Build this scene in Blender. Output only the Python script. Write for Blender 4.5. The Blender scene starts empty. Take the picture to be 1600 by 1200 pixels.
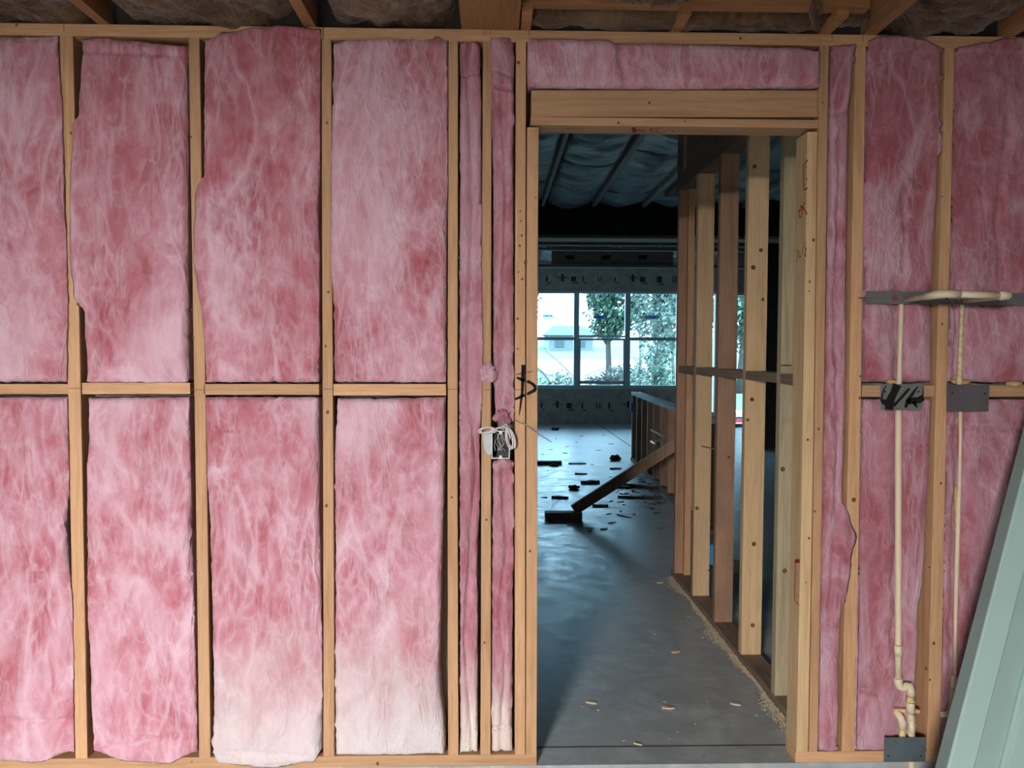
import bpy, bmesh, math, random
from mathutils import Vector, Matrix, noise as NZ
random.seed(7)
S = bpy.context.scene
C = S.collection

# ------------------------------------------------------------------ camera, world, light, exposure
CAM_D, CAM_H = 2.4776, 1.3788
PITCH, YAW, ROLL, FPX = 0.04209, 0.02425, 0.00347, 1187.0
cam = bpy.data.cameras.new('camera')
cam.sensor_width = 36.0
cam.lens = FPX / 1600 * 36.0
cam.clip_start = 0.05
cam.clip_end = 300
camo = bpy.data.objects.new('camera', cam)
C.objects.link(camo)
_fw = Vector((math.sin(YAW) * math.cos(PITCH), math.cos(YAW) * math.cos(PITCH), -math.sin(PITCH)))
_rt0 = Vector((math.cos(YAW), -math.sin(YAW), 0))
_up0 = _rt0.cross(_fw)
_rt = _rt0 * math.cos(ROLL) + _up0 * math.sin(ROLL)
_up = -_rt0 * math.sin(ROLL) + _up0 * math.cos(ROLL)
CAMP = Vector((0, -CAM_D, CAM_H))
M = Matrix((( _rt.x, _up.x, -_fw.x, CAMP.x), (_rt.y, _up.y, -_fw.y, CAMP.y), (_rt.z, _up.z, -_fw.z, CAMP.z), (0, 0, 0, 1)))
camo.matrix_world = M
S.camera = camo


def ray(px, py):
    return _rt * ((px - 800) / FPX) + _up * ((600 - py) / FPX) + _fw


def atY(px, py, Y=0.0):
    r = ray(px, py)
    return CAMP + r * ((Y - CAMP.y) / r.y)


def atZ(px, py, Z=0.0):
    r = ray(px, py)
    return CAMP + r * ((Z - CAMP.z) / r.z)


def atX(px, py, X):
    r = ray(px, py)
    return CAMP + r * ((X - CAMP.x) / r.x)


w = bpy.data.worlds.new('sky')
S.world = w
w.use_nodes = True
bg = w.node_tree.nodes['Background']
bg.inputs['Color'].default_value = (0.43, 0.74, 1.0, 1)
bg.inputs['Strength'].default_value = 14.5

S.view_settings.view_transform = 'Standard'
S.view_settings.look = 'None'
S.view_settings.gamma = 1.0
S.view_settings.use_curve_mapping = False
S.view_settings.exposure = 0.0


def area(name, loc, target, sx, sy, power, col):
    l = bpy.data.lights.new(name, 'AREA')
    l.shape = 'RECTANGLE'
    l.size = sx
    l.size_y = sy
    l.energy = power
    l.color = col
    o = bpy.data.objects.new(name, l)
    C.objects.link(o)
    o.location = loc
    d = Vector(target) - Vector(loc)
    o.rotation_euler = d.to_track_quat('-Z', 'Y').to_euler()
    return o


# daylight from outside the garage, coming in through its side door
area('side_door_daylight', (-1.80, -6.5, 2.9), (-0.2, 0, 0.4), 1.8, 2.4, 4000, (1.0, 0.945, 0.90))


def portal(name, loc, ry, sx, sy):
    l = bpy.data.lights.new(name, 'AREA')
    l.shape = 'RECTANGLE'
    l.size = sx
    l.size_y = sy
    l.cycles.is_portal = True
    o = bpy.data.objects.new(name, l)
    C.objects.link(o)
    o.location = loc
    o.rotation_euler = (math.radians(-90), 0, ry)
    return o


# ------------------------------------------------------------------ helpers
def link(o, parent=None):
    C.objects.link(o)
    if parent is not None:
        o.parent = parent
        o.matrix_parent_inverse = Matrix.Identity(4)
    return o


def thing(o, label, cat, group=None):
    o['label'] = label
    o['category'] = cat
    if group:
        o['group'] = group
    return o


def empty(name, loc, label, cat, group=None):
    o = bpy.data.objects.new(name, None)
    o.empty_display_size = 0.05
    link(o)
    o.location = loc
    return thing(o, label, cat, group)


def struct(o):
    o['kind'] = 'structure'
    return o


class MB:
    """collects shapes in world space, links them as ONE mesh object"""

    def __init__(s):
        s.v = []
        s.f = []
        s.m = []

    def add(s, vs, fs, mi=0):
        n = len(s.v)
        s.v += [Vector(p) for p in vs]
        s.f += [tuple(i + n for i in f) for f in fs]
        s.m += [mi] * len(fs)
        return s

    def hexa(s, p, mi=0):
        # p: 4 front (x-z ccw seen from -y: bl br tr tl) then 4 back
        return s.add(p, [(0, 1, 2, 3), (5, 4, 7, 6), (4, 0, 3, 7), (1, 5, 6, 2), (3, 2, 6, 7), (4, 5, 1, 0)], mi)

    def box(s, a, b, mi=0):
        x0, y0, z0 = a
        x1, y1, z1 = b
        if x0 > x1: x0, x1 = x1, x0
        if y0 > y1: y0, y1 = y1, y0
        if z0 > z1: z0, z1 = z1, z0
        return s.hexa([(x0, y0, z0), (x1, y0, z0), (x1, y0, z1), (x0, y0, z1),
                       (x0, y1, z0), (x1, y1, z0), (x1, y1, z1), (x0, y1, z1)], mi)

    def bar(s, a, b, w, t, side, mi=0):
        a = Vector(a); b = Vector(b)
        d = (b - a).normalized()
        sd = Vector(side); sd = (sd - d * sd.dot(d)).normalized()
        n = d.cross(sd)
        q = []
        for e in (a, b):
            q += [e - sd * w / 2 - n * t / 2, e + sd * w / 2 - n * t / 2, e + sd * w / 2 + n * t / 2, e - sd * w / 2 + n * t / 2]
        return s.add(q, [(3, 2, 1, 0), (4, 5, 6, 7), (0, 1, 5, 4), (1, 2, 6, 5), (2, 3, 7, 6), (3, 0, 4, 7)], mi)

    def tube(s, pts, r, seg=10, mi=0, caps=True):
        pts = [Vector(p) for p in pts]
        rs = r if isinstance(r, (list, tuple)) else [r] * len(pts)
        n0 = len(s.v)
        prev = None
        for i, p in enumerate(pts):
            if i == 0: d = pts[1] - p
            elif i == len(pts) - 1: d = p - pts[i - 1]
            else: d = (pts[i + 1] - p).normalized() + (p - pts[i - 1]).normalized()
            d.normalize()
            if prev is None:
                u = d.orthogonal().normalized()
            else:
                u = (prev - d * prev.dot(d)).normalized()
            prev = u
            vv = d.cross(u)
            for k in range(seg):
                a = 2 * math.pi * k / seg
                s.v.append(p + (u * math.cos(a) + vv * math.sin(a)) * rs[i])
        for i in range(len(pts) - 1):
            for k in range(seg):
                a = n0 + i * seg + k; b = n0 + i * seg + (k + 1) % seg
                s.f.append((a, b, b + seg, a + seg)); s.m.append(mi)
        if caps:
            s.f.append(tuple(n0 + k for k in reversed(range(seg)))); s.m.append(mi)
            l = n0 + (len(pts) - 1) * seg
            s.f.append(tuple(l + k for k in range(seg))); s.m.append(mi)
        return s

    def disc(s, c, n, r, mi=0, seg=12, squash=1.0, up=(0, 0, 1), h=0.0):
        c = Vector(c); n = Vector(n).normalized()
        u = Vector(up); u = (u - n * u.dot(n))
        if u.length < 1e-4: u = n.orthogonal()
        u.normalize(); v = n.cross(u)
        vs = [c + (u * math.cos(2 * math.pi * k / seg) * r + v * math.sin(2 * math.pi * k / seg) * r * squash) * (1 + 0.1 * math.sin(3 * k + c.z * 50)) for k in range(seg)]
        return s.add(vs, [tuple(range(seg))], mi)

    def ribbon(s, pts, wd, n, mi=0):
        """flat stroke through pts (world), width wd, lying in the plane with normal n"""
        pts = [Vector(p) for p in pts]; n = Vector(n).normalized()
        ws = wd if isinstance(wd, (list, tuple)) else [wd] * len(pts)
        vs = []
        for i, p in enumerate(pts):
            d = (pts[min(i + 1, len(pts) - 1)] - pts[max(i - 1, 0)]).normalized()
            q = n.cross(d) * ws[i] / 2
            vs += [p - q, p + q]
        return s.add(vs, [(2 * i, 2 * i + 1, 2 * i + 3, 2 * i + 2) for i in range(len(pts) - 1)], mi)

    def build(s, name, mats, parent=None, bevel=0.0, smooth=False, origin=None):
        me = bpy.data.meshes.new(name)
        if origin is None and parent is None:
            xs = [p.x for p in s.v]; ys = [p.y for p in s.v]; zs = [p.z for p in s.v]
            origin = Vector(((min(xs) + max(xs)) / 2, (min(ys) + max(ys)) / 2, min(zs)))
        if parent is not None:
            origin = Vector(parent.matrix_basis.translation) if parent.parent is None else Vector(parent.matrix_basis.translation) + Vector(parent.parent.matrix_basis.translation)
        off = Vector(origin)
        me.from_pydata([p - off for p in s.v], [], s.f)
        for mt in (mats if isinstance(mats, (list, tuple)) else [mats]):
            me.materials.append(mt)
        for p, mi in zip(me.polygons, s.m):
            p.material_index = mi
            p.use_smooth = smooth
        me.validate()
        if bevel:
            bm = bmesh.new(); bm.from_mesh(me)
            es = [e for e in bm.edges if len(e.link_faces) == 2 and e.calc_face_angle(0) > 0.6]
            bmesh.ops.bevel(bm, geom=es, offset=bevel, segments=2, affect='EDGES', profile=0.6)
            bm.to_mesh(me); bm.free()
        o = bpy.data.objects.new(name, me)
        link(o, parent)
        if parent is None:
            o.location = off
        return o


# ------------------------------------------------------------------ materials
def nt(name):
    m = bpy.data.materials.new(name)
    m.use_nodes = True
    t = m.node_tree
    return m, t, t.nodes['Principled BSDF'], t.nodes['Material Output']


def N(t, typ, **kw):
    n = t.nodes.new(typ)
    for k, v in kw.items():
        if k in n.inputs:
            n.inputs[k].default_value = v
        else:
            setattr(n, k, v)
    return n


def ramp(t, fac, stops, interp='LINEAR'):
    r = t.nodes.new('ShaderNodeValToRGB')
    r.color_ramp.interpolation = interp
    e = r.color_ramp.elements
    while len(e) < len(stops): e.new(0.5)
    for q, (p, c) in zip(e, stops):
        q.position = p
        q.color = (c[0], c[1], c[2], 1) if not isinstance(c, (int, float)) else (c, c, c, 1)
    t.links.new(fac, r.inputs[0])
    return r.outputs[0]


def math_(t, op, a, b=None):
    n = t.nodes.new('ShaderNodeMath'); n.operation = op
    for i, q in enumerate((a, b)):
        if q is None: continue
        if isinstance(q, (int, float)): n.inputs[i].default_value = q
        else: t.links.new(q, n.inputs[i])
    return n.outputs[0]


def mix(t, fac, a, b, mode='MIX'):
    n = t.nodes.new('ShaderNodeMix'); n.data_type = 'RGBA'; n.blend_type = mode
    for i, q in ((0, fac), (6, a), (7, b)):
        if isinstance(q, (int, float)): n.inputs[i].default_value = q
        elif isinstance(q, tuple): n.inputs[i].default_value = (q[0], q[1], q[2], 1)
        else: t.links.new(q, n.inputs[i])
    return n.outputs[2]


def coords(t, scale=(1, 1, 1), rnd=7.0, rot=(0, 0, 0)):
    tc = t.nodes.new('ShaderNodeTexCoord')
    oi = t.nodes.new('ShaderNodeObjectInfo')
    ml = math_(t, 'MULTIPLY', oi.outputs['Random'], rnd)
    cb = t.nodes.new('ShaderNodeCombineXYZ')
    for i in range(3): t.links.new(ml, cb.inputs[i])
    va = t.nodes.new('ShaderNodeVectorMath'); va.operation = 'ADD'
    t.links.new(tc.outputs['Object'], va.inputs[0]); t.links.new(cb.outputs[0], va.inputs[1])
    mp = t.nodes.new('ShaderNodeMapping')
    mp.inputs['Scale'].default_value = scale
    mp.inputs['Rotation'].default_value = rot
    t.links.new(va.outputs[0], mp.inputs[0])
    return mp.outputs[0], oi


def noise_(t, vec, scale, detail=4, rough=0.55, dist=0.0):
    n = t.nodes.new('ShaderNodeTexNoise')
    n.inputs['Scale'].default_value = scale
    n.inputs['Detail'].default_value = detail
    n.inputs['Roughness'].default_value = rough
    n.inputs['Distortion'].default_value = dist
    t.links.new(vec, n.inputs['Vector'])
    return n.outputs[0]


def bump(t, h, strength, dist=0.01, bsdf=None):
    b = t.nodes.new('ShaderNodeBump')
    b.inputs['Strength'].default_value = strength
    b.inputs['Distance'].default_value = dist
    t.links.new(h, b.inputs['Height'])
    if bsdf: t.links.new(b.outputs[0], bsdf.inputs['Normal'])
    return b.outputs[0]


def wood(name, axis='z', light=(0.62, 0.375, 0.205), dark=(0.44, 0.235, 0.11), stain=0.25, rough=0.7):
    m, t, b, o = nt(name)
    sc = {'x': (1.1, 22, 22), 'y': (22, 1.1, 22), 'z': (22, 22, 1.1)}[axis]
    v, oi = coords(t, sc)
    n1 = noise_(t, v, 1.6, 5, 0.6, 0.8)
    n2 = noise_(t, v, 7.0, 3, 0.7, 0.3)
    v3, _ = coords(t, (1, 1, 1))
    n3 = noise_(t, v3, 3.5, 4, 0.6)
    c = ramp(t, n1, [(0.30, dark), (0.48, tuple(l * 0.92 for l in light)), (0.72, light)])
    c = mix(t, ramp(t, n2, [(0.42, 0.0), (0.70, 0.5)]), c, tuple(d * 0.85 for d in dark))
    c = mix(t, ramp(t, n3, [(0.50, 0.0), (0.75, stain)]), c, (dark[0] * .6, dark[1] * .6, dark[2] * .65))
    hv = N(t, 'ShaderNodeHueSaturation')
    t.links.new(c, hv.inputs['Color'])
    va = math_(t, 'MULTIPLY', oi.outputs['Random'], 0.30)
    t.links.new(math_(t, 'ADD', va, 0.84), hv.inputs['Value'])
    t.links.new(hv.outputs[0], b.inputs['Base Color'])
    b.inputs['Roughness'].default_value = rough
    bump(t, n2, 0.25, 0.002, b)
    return m


WZ = wood('pine_upright', 'z'); WX = wood('pine_level', 'x'); WY = wood('pine_deep', 'y')
WG = wood('weathered_pine', 'z', (0.44, 0.37, 0.24), (0.27, 0.22, 0.13), 0.5)
WR = wood('reddish_pine', 'z', (0.40, 0.235, 0.15), (0.26, 0.135, 0.08), 0.5)
WP = wood('pale_pine', 'z', (0.66, 0.47, 0.27), (0.50, 0.32, 0.15), 0.15)
WO = wood('orange_joist_wood', 'y', (0.40, 0.19, 0.08), (0.26, 0.11, 0.045), 0.3)
WOX = wood('orange_board_wood', 'x', (0.40, 0.19, 0.08), (0.26, 0.11, 0.045), 0.3)
WD = wood('dark_scrap_wood', 'x', (0.16, 0.11, 0.075), (0.08, 0.05, 0.035), 0.5)  # dark brown tone for the scraps on the far floor
WDY = wood('brown_plate_wood', 'y', (0.28, 0.20, 0.14), (0.16, 0.11, 0.08), 0.5)
WBZ = wood('brown_brace_wood', 'z', (0.52, 0.34, 0.23), (0.34, 0.21, 0.13), 0.5)
WCH = wood('grey_brown_chord_wood', 'y', (0.62, 0.55, 0.50), (0.42, 0.36, 0.32), 0.3)
WCX = wood('grey_brown_rail_wood', 'x', (0.36, 0.25, 0.19), (0.22, 0.15, 0.12), 0.3)


def flat(name, col, rough=0.6, metal=0.0, spec=0.5, var=0.12, vs=20.0, bstr=0.0):
    m, t, b, o = nt(name)
    v, _ = coords(t)
    n1 = noise_(t, v, vs, 4, 0.6)
    d = tuple(max(0, q * (1 - var)) for q in col); l = tuple(min(1, q * (1 + var)) for q in col)
    t.links.new(ramp(t, n1, [(0.3, d), (0.7, l)]), b.inputs['Base Color'])
    b.inputs['Roughness'].default_value = rough
    b.inputs['Metallic'].default_value = metal
    b.inputs['Specular IOR Level'].default_value = spec
    if bstr: bump(t, n1, bstr, 0.003, b)
    return m


KNOT = flat('knot_brown', (0.13, 0.06, 0.025), 0.7, var=0.4, vs=90)
INK = flat('black_spray_paint', (0.014, 0.013, 0.013), 0.8, spec=0.15)
RED = flat('red_marker', (0.33, 0.02, 0.015), 0.7)
PENCIL = flat('pencil_line', (0.16, 0.08, 0.04), 0.8)


def insulation(name, pals, fil=0.75, foot=None):
    m, t, b, o = nt(name)
    deep, mid, pale, white = pals
    v, oi = coords(t, (1, 1, 0.62))
    warp = noise_(t, v, 3.0, 3, 0.5)
    n1 = noise_(t, v, 7.0, 5, 0.60, 1.4)
    n2 = noise_(t, v, 20.0, 5, 0.62, 1.0)
    v2, _ = coords(t, (1, 1, 0.35), 5.0, (0, 0.95, 0))
    v3, _ = coords(t, (1, 1, 0.32), 9.0, (0, -0.75, 0))
    v4, _ = coords(t, (1.6, 1, 0.30), 3.0, (0, 0.06, 0))
    c = ramp(t, n1, [(0.30, deep), (0.43, mid), (0.55, pale), (0.70, white)])
    c2 = ramp(t, n2, [(0.34, deep), (0.50, mid), (0.68, white)])
    c = mix(t, 0.36, c, c2)
    # long soft regional drift of the dye
    big = noise_(t, v, 2.6, 2, 0.5, 0.6)
    c = mix(t, ramp(t, big, [(0.36, 0.50), (0.52, 0.0)]), c, deep)
    c = mix(t, ramp(t, big, [(0.52, 0.0), (0.72, 0.55)]), c, white)
    h = None
    for vv, sc, st in ((v2, 5, 0.75), (v3, 7, 0.75), (v4, 12, 0.6), (v2, 16, 0.5), (v3, 24, 0.4)):
        f = noise_(t, vv, sc, 2, 0.5, 1.0)
        a = math_(t, 'ABSOLUTE', math_(t, 'SUBTRACT', f, 0.5))
        line = ramp(t, a, [(0.0, 1.0), (0.02, 0.6), (0.07, 0.0)])
        msk = ramp(t, noise_(t, vv, sc * 0.45, 2), [(0.44, 0.0), (0.60, 1.0)])
        lm = math_(t, 'MULTIPLY', line, msk)
        c = mix(t, math_(t, 'MULTIPLY', lm, st * fil), c, white)
        h = lm if h is None else math_(t, 'ADD', h, lm)
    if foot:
        # blends to a whitish tone towards the foot of the batt, with a ragged limit
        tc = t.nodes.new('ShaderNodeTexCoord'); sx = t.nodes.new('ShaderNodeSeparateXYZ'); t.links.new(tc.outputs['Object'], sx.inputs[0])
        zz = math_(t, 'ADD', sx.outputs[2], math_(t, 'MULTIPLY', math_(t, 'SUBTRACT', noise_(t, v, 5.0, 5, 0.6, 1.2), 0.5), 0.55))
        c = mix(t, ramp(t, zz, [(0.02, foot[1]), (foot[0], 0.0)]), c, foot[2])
    t.links.new(c, b.inputs['Base Color'])
    b.inputs['Roughness'].default_value = 0.95
    b.inputs['Specular IOR Level'].default_value = 0.08
    b.inputs['Sheen Weight'].default_value = 0.25
    hh = math_(t, 'ADD', math_(t, 'MULTIPLY', h, 0.18), math_(t, 'ADD', math_(t, 'MULTIPLY', n1, 1.2), math_(t, 'MULTIPLY', n2, 0.5)))
    fine = noise_(t, v4, 90, 3, 0.7, 0.8)
    hh = math_(t, 'ADD', hh, math_(t, 'MULTIPLY', fine, 0.06))
    bump(t, hh, 0.7, 0.016, b)
    return m


PK = ((0.37, 0.085, 0.105), (0.49, 0.18, 0.23), (0.565, 0.275, 0.355), (0.74, 0.53, 0.64))
PINK = insulation('pink_fibreglass', PK)
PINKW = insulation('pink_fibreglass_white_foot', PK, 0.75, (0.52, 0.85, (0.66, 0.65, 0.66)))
PK2 = ((0.30, 0.07, 0.088), (0.41, 0.14, 0.18), (0.48, 0.225, 0.285), (0.60, 0.40, 0.49))
PINK2 = insulation('pink_fibreglass_squeezed', PK2, 0.8)
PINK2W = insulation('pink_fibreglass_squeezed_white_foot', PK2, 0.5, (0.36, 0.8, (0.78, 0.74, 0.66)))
BROWN = insulation('brown_mineral_wool', ((0.03, 0.012, 0.006), (0.085, 0.040, 0.022), (0.15, 0.080, 0.045), (0.25, 0.160, 0.10)), 0.45)

# concrete
def concrete(name, c0, c1, rough=0.5):
    m, t, b, o = nt(name)
    b.inputs['Specular IOR Level'].default_value = 0.32
    v, _ = coords(t, rnd=0)
    n1 = noise_(t, v, 1.3, 6, 0.62, 0.4)
    n2 = noise_(t, v, 9.0, 6, 0.7, 0.3)
    vx, _ = coords(t, (1, 1.3, 1), rnd=0, rot=(0, 0, 0.6))
    n3 = noise_(t, vx, 5.0, 5, 0.65, 1.2)
    c = ramp(t, n1, [(0.32, c0), (0.68, c1)])
    c = mix(t, ramp(t, n2, [(0.45, 0.0), (0.72, 0.55)]), c, tuple(q * 1.5 for q in c1))
    c = mix(t, ramp(t, n3, [(0.50, 0.0), (0.70, 0.45)]), c, tuple(q * 0.65 for q in c0))
    t.links.new(c, b.inputs['Base Color'])
    t.links.new(ramp(t, n2, [(0.3, rough - 0.08), (0.7, rough + 0.15)]), b.inputs['Roughness'])
    bump(t, n2, 0.3, 0.004, b)
    return m


CON = concrete('house_slab', (0.31, 0.345, 0.36), (0.40, 0.435, 0.45), 0.34)
CONG = concrete('garage_slab', (0.34, 0.38, 0.37), (0.46, 0.50, 0.49), 0.6)
SHEATH = flat('grey_brown_sheathing', (0.54, 0.43, 0.37), 0.85, var=0.25, vs=6)
SHEATHD = flat('dark_sheathing_print', (0.07, 0.055, 0.05), 0.9)
DARKW = flat('dark_roof_deck', (0.045, 0.035, 0.03), 0.9, var=0.4, vs=5)
DRY = flat('unpainted_drywall', (0.30, 0.27, 0.25), 0.9, var=0.06, vs=4)
BLUEFR = flat('grey_window_vinyl', (0.66, 0.70, 0.72), 0.5, var=0.04)
PLAST = flat('grey_scrim_sheet', (0.34, 0.365, 0.38), 0.45, var=0.35, vs=4, bstr=0.3)
CREAM = flat('cream_plastic_pipe', (0.72, 0.62, 0.45), 0.35, var=0.05)
FOAM = flat('yellow_sealant_foam', (0.60, 0.40, 0.17), 0.8, var=0.3, vs=60)
STEEL = flat('dark_galvanised_steel', (0.23, 0.235, 0.25), 0.42, 0.75, var=0.15, vs=30)
STEELL = flat('galvanised_strap', (0.26, 0.27, 0.28), 0.45, 0.6, var=0.12, vs=30)
BLK = flat('black_hole', (0.01, 0.01, 0.01), 0.8)
HOLE = flat('open_hole_pink', (0.22, 0.07, 0.08), 0.9)
PALE = flat('pale_grey_green_paint', (0.37, 0.54, 0.51), 0.36, var=0.05, vs=3)
PALED = flat('darker_jamb_side', (0.25, 0.36, 0.345), 0.5, var=0.08, vs=6)
CABLE = flat('white_cable_jacket', (0.66, 0.65, 0.68), 0.45, var=0.05)
BOXG = flat('pale_grey_box_plastic', (0.42, 0.48, 0.52), 0.5, var=0.1, vs=40)
BOXD = flat('dark_box_inside', (0.035, 0.04, 0.05), 0.6)
REDW = flat('red_wire', (0.40, 0.02, 0.03), 0.5)
BLUEP = flat('blue_outlet_box', (0.02, 0.22, 0.55), 0.45)
WHITEP = flat('white_tub_plastic', (0.75, 0.75, 0.73), 0.4)
LEAF = flat('green_leaves', (0.042, 0.085, 0.052), 0.7, var=0.5, vs=1.5)
LEAFP = flat('pale_leaves', (0.10, 0.13, 0.105), 0.7, var=0.4, vs=1.5)
GRASS = flat('pale_grass', (0.09, 0.115, 0.07), 0.9, var=0.3, vs=0.8)
BARK = flat('pale_bark', (0.12, 0.12, 0.115), 0.9, var=0.2)
BARKD = flat('grey_bark', (0.04, 0.034, 0.028), 0.9, var=0.2)
DRIVE = flat('overexposed_yard', (0.30, 0.29, 0.28), 0.9, var=0.05, vs=1)
BRUSH = flat('brown_brushwood', (0.035, 0.022, 0.018), 0.9, var=0.4, vs=3)
SIDING = flat('pale_siding', (0.12, 0.13, 0.128), 0.7, var=0.04)
ROOFM = flat('grey_green_shingles', (0.05, 0.07, 0.07), 0.8, var=0.15, vs=8)
STK = flat('sticker_pale_blue', (0.35, 0.50, 0.70), 0.6)
STKT = flat('sticker_dark_print', (0.02, 0.05, 0.12), 0.6)
REDV = flat('red_paint', (0.55, 0.06, 0.09), 0.5)

GLASS, t, b, o = nt('window_glass')
t.nodes.remove(b)
tr = N(t, 'ShaderNodeBsdfTransparent'); tr.inputs[0].default_value = (0.93, 0.97, 0.97, 1)
gl = N(t, 'ShaderNodeBsdfGlossy'); gl.inputs['Roughness'].default_value = 0.03
fr = N(t, 'ShaderNodeFresnel'); fr.inputs['IOR'].default_value = 1.45
ms = N(t, 'ShaderNodeMixShader')
t.links.new(fr.outputs[0], ms.inputs[0]); t.links.new(tr.outputs[0], ms.inputs[1]); t.links.new(gl.outputs[0], ms.inputs[2])
t.links.new(ms.outputs[0], o.inputs[0])

# ------------------------------------------------------------------ setting: slabs, shells
ZP = 2.4095       # top of the top plate of the insulated wall
ZC = 3.14         # underside of the far room's ceiling chords
YF = 12.10        # far window wall

struct(MB().box((-4.2, 0.0, -0.30), (7.5, 12.35, 0.0)).build('floor_house', CON))
struct(MB().box((-4.2, -5.15, -0.40), (2.9, -0.0005, -0.085)).build('floor_garage', CONG))
# control joint just inside the doorway: a thin sunk strip of darker filler
struct(MB().box((-4.0, 0.112, 0.0), (1.09, 0.119, 0.0012)).build('trim_1', flat('joint_filler', (0.07, 0.07, 0.075), 0.9)))
# lone crack / saw cut in the far slab
pA, pB = atZ(935, 663, 0), atZ(985, 697, 0)
struct(MB().ribbon([pA + Vector((0, 0, .001)), pB + Vector((0, 0, .001))], 0.02, (0, 0, 1)).build('trim_2', flat('saw_cut_line', (0.06, 0.06, 0.06), 0.9)))

# garage shell behind the camera; side door opening kept low to shade upper wall
struct(MB().box((-4.2, -5.15, -0.085), (-4.05, 0.0, 2.80)).build('wall_left', DRY))
struct(MB().box((2.75, -5.15, -0.085), (2.9, 0.0, 2.80)).build('wall_right', DRY))
bk = MB()
bk.box((-4.05, -5.15, -0.085), (-1.75, -5.0, 2.80)); bk.box((-1.10, -5.15, -0.085), (2.75, -5.0, 2.80))
bk.box((-1.75, -5.15, 1.99), (-1.10, -5.0, 2.80))
struct(bk.build('wall_back', DRY))
pw_ = MB()  # unseen closed passage, added around the lamp to shape its light
pw_.box((-4.2, -8.0, -.4), (2.0, -5.151, -.085)); pw_.box((-4.2, -8.0, 4.4), (2.0, -5.15, 4.5)); pw_.box((-4.2, -8.0, -.085), (-4.1, -5.151, 4.4)); pw_.box((1.9, -8.0, -.085), (2.0, -5.151, 4.4))
pw_.box((-4.1, -8.0, -.085), (1.9, -7.9, 4.4)); pw_.box((-4.1, -5.151, 2.8), (1.9, -5.05, 4.4))
struct(pw_.build('wall_added_passage', DRY))
struct(MB().box((-4.2, -5.15, 2.80), (2.9, 0.0, 2.86)).build('ceiling_garage', DARKW))

# unseen backing board, added behind the studs to stop light leaks, and upper divider
xkl = atY(812, 600).x
xkr = atY(1268, 600).x
bb = MB()
bb.box((-4.05, 0.094, 0.0), (xkl, 0.106, ZP)); bb.box((xkr + 0.02, 0.094, 0.0), (7.35, 0.106, ZP)); bb.box((xkl, 0.094, 2.12), (xkr + 0.02, 0.106, ZP))
struct(bb.build('wall_added_backing', DRY))
struct(MB().box((-4.2, 0.04, ZP + 0.002), (7.5, 0.094, 3.9)).build('wall_upper', DARKW))

# far room shell
lw = MB()
lw.box((-4.2, 0.106, 0), (-4.05, 9.3, 3.9)); lw.box((-4.2, 10.4, 0), (-4.05, 12.35, 3.9)); lw.box((-4.2, 9.3, 0), (-4.05, 10.4, 1.0)); lw.box((-4.2, 9.3, 2.2), (-4.05, 10.4, 3.9))  # gap left for the added window that lights the far wall
struct(lw.build('wall_far_left', SHEATH))
struct(MB().box((7.35, 0.0, 0), (7.5, 12.35, 3.9)).build('wall_far_right', SHEATH))
struct(MB().box((-4.2, 0.04, 3.9), (7.5, 12.35, 3.96)).build('ceiling_far', DARKW))

# window wall (with printed marks), openings from the photograph
wz0 = atY(900, 608, YF).z; wz1 = atY(900, 455, YF).z
xa = atY(741, 600, YF).x; xb = atY(1061, 600, YF).x
xc0 = atY(1090, 600, YF).x; xc1 = atY(1120.5, 600, YF).x; cz0 = atY(1118, 650, YF).z
xend = atY(1141, 600, 11.5).x - .05
fw = MB()
YB = YF + 0.14
fw.box((-4.05, YF, 0), (xa, YB, 3.9)); fw.box((xa, YF, 0), (xb, YB, wz0)); fw.box((xa, YF, wz1), (xb, YB, 3.9))
fw.box((xb, YF, 0), (xc0, YB, 3.9)); fw.box((xc0, YF, 0), (xc1, YB, cz0)); fw.box((xc0, YF, wz1), (xc1, YB, 3.9)); fw.box((xc1, YF, 0), (xend, YB, 3.9))


def marks(mb, Y, x0, x1, z, mi):
    x = x0
    k = 0
    while x < x1:
        h = random.uniform(0.07, 0.13); ww = random.choice((0.035, 0.03, 0.10, 0.05))
        if k % 5 == 3:
            mb.box((x, Y - 0.0015, z + 0.02), (x + 0.2, Y - 0.0003, z + 0.035), mi); mb.box((x + .07, Y - 0.0015, z - 0.04), (x + 0.12, Y - 0.0003, z + 0.09), mi)
        elif k % 5 == 1:
            mb.box((x, Y - 0.0015, z - h / 2), (x + 0.02, Y - 0.0003, z + h / 2), mi); mb.box((x + .06, Y - 0.0015, z - h / 2), (x + .08, Y - 0.0003, z + h / 2), mi)
        else:
            mb.box((x, Y - 0.0015, z - h / 2), (x + ww, Y - 0.0003, z + h / 2), mi)
            mb.box((x + 0.03, Y - 0.0015, z - h * 0.9), (x + ww + 0.05, Y - 0.0003, z - h * .7), mi)
        x += random.uniform(0.22, 0.34)
        k += 1


marks(fw, YF, -1.0, xb, atY(900, 634, YF).z, 1); marks(fw, YF, -1.0, 4.2, atY(900, 436, YF).z, 1)
struct(fw.build('wall_far', [SHEATH, SHEATHD]))


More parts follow.
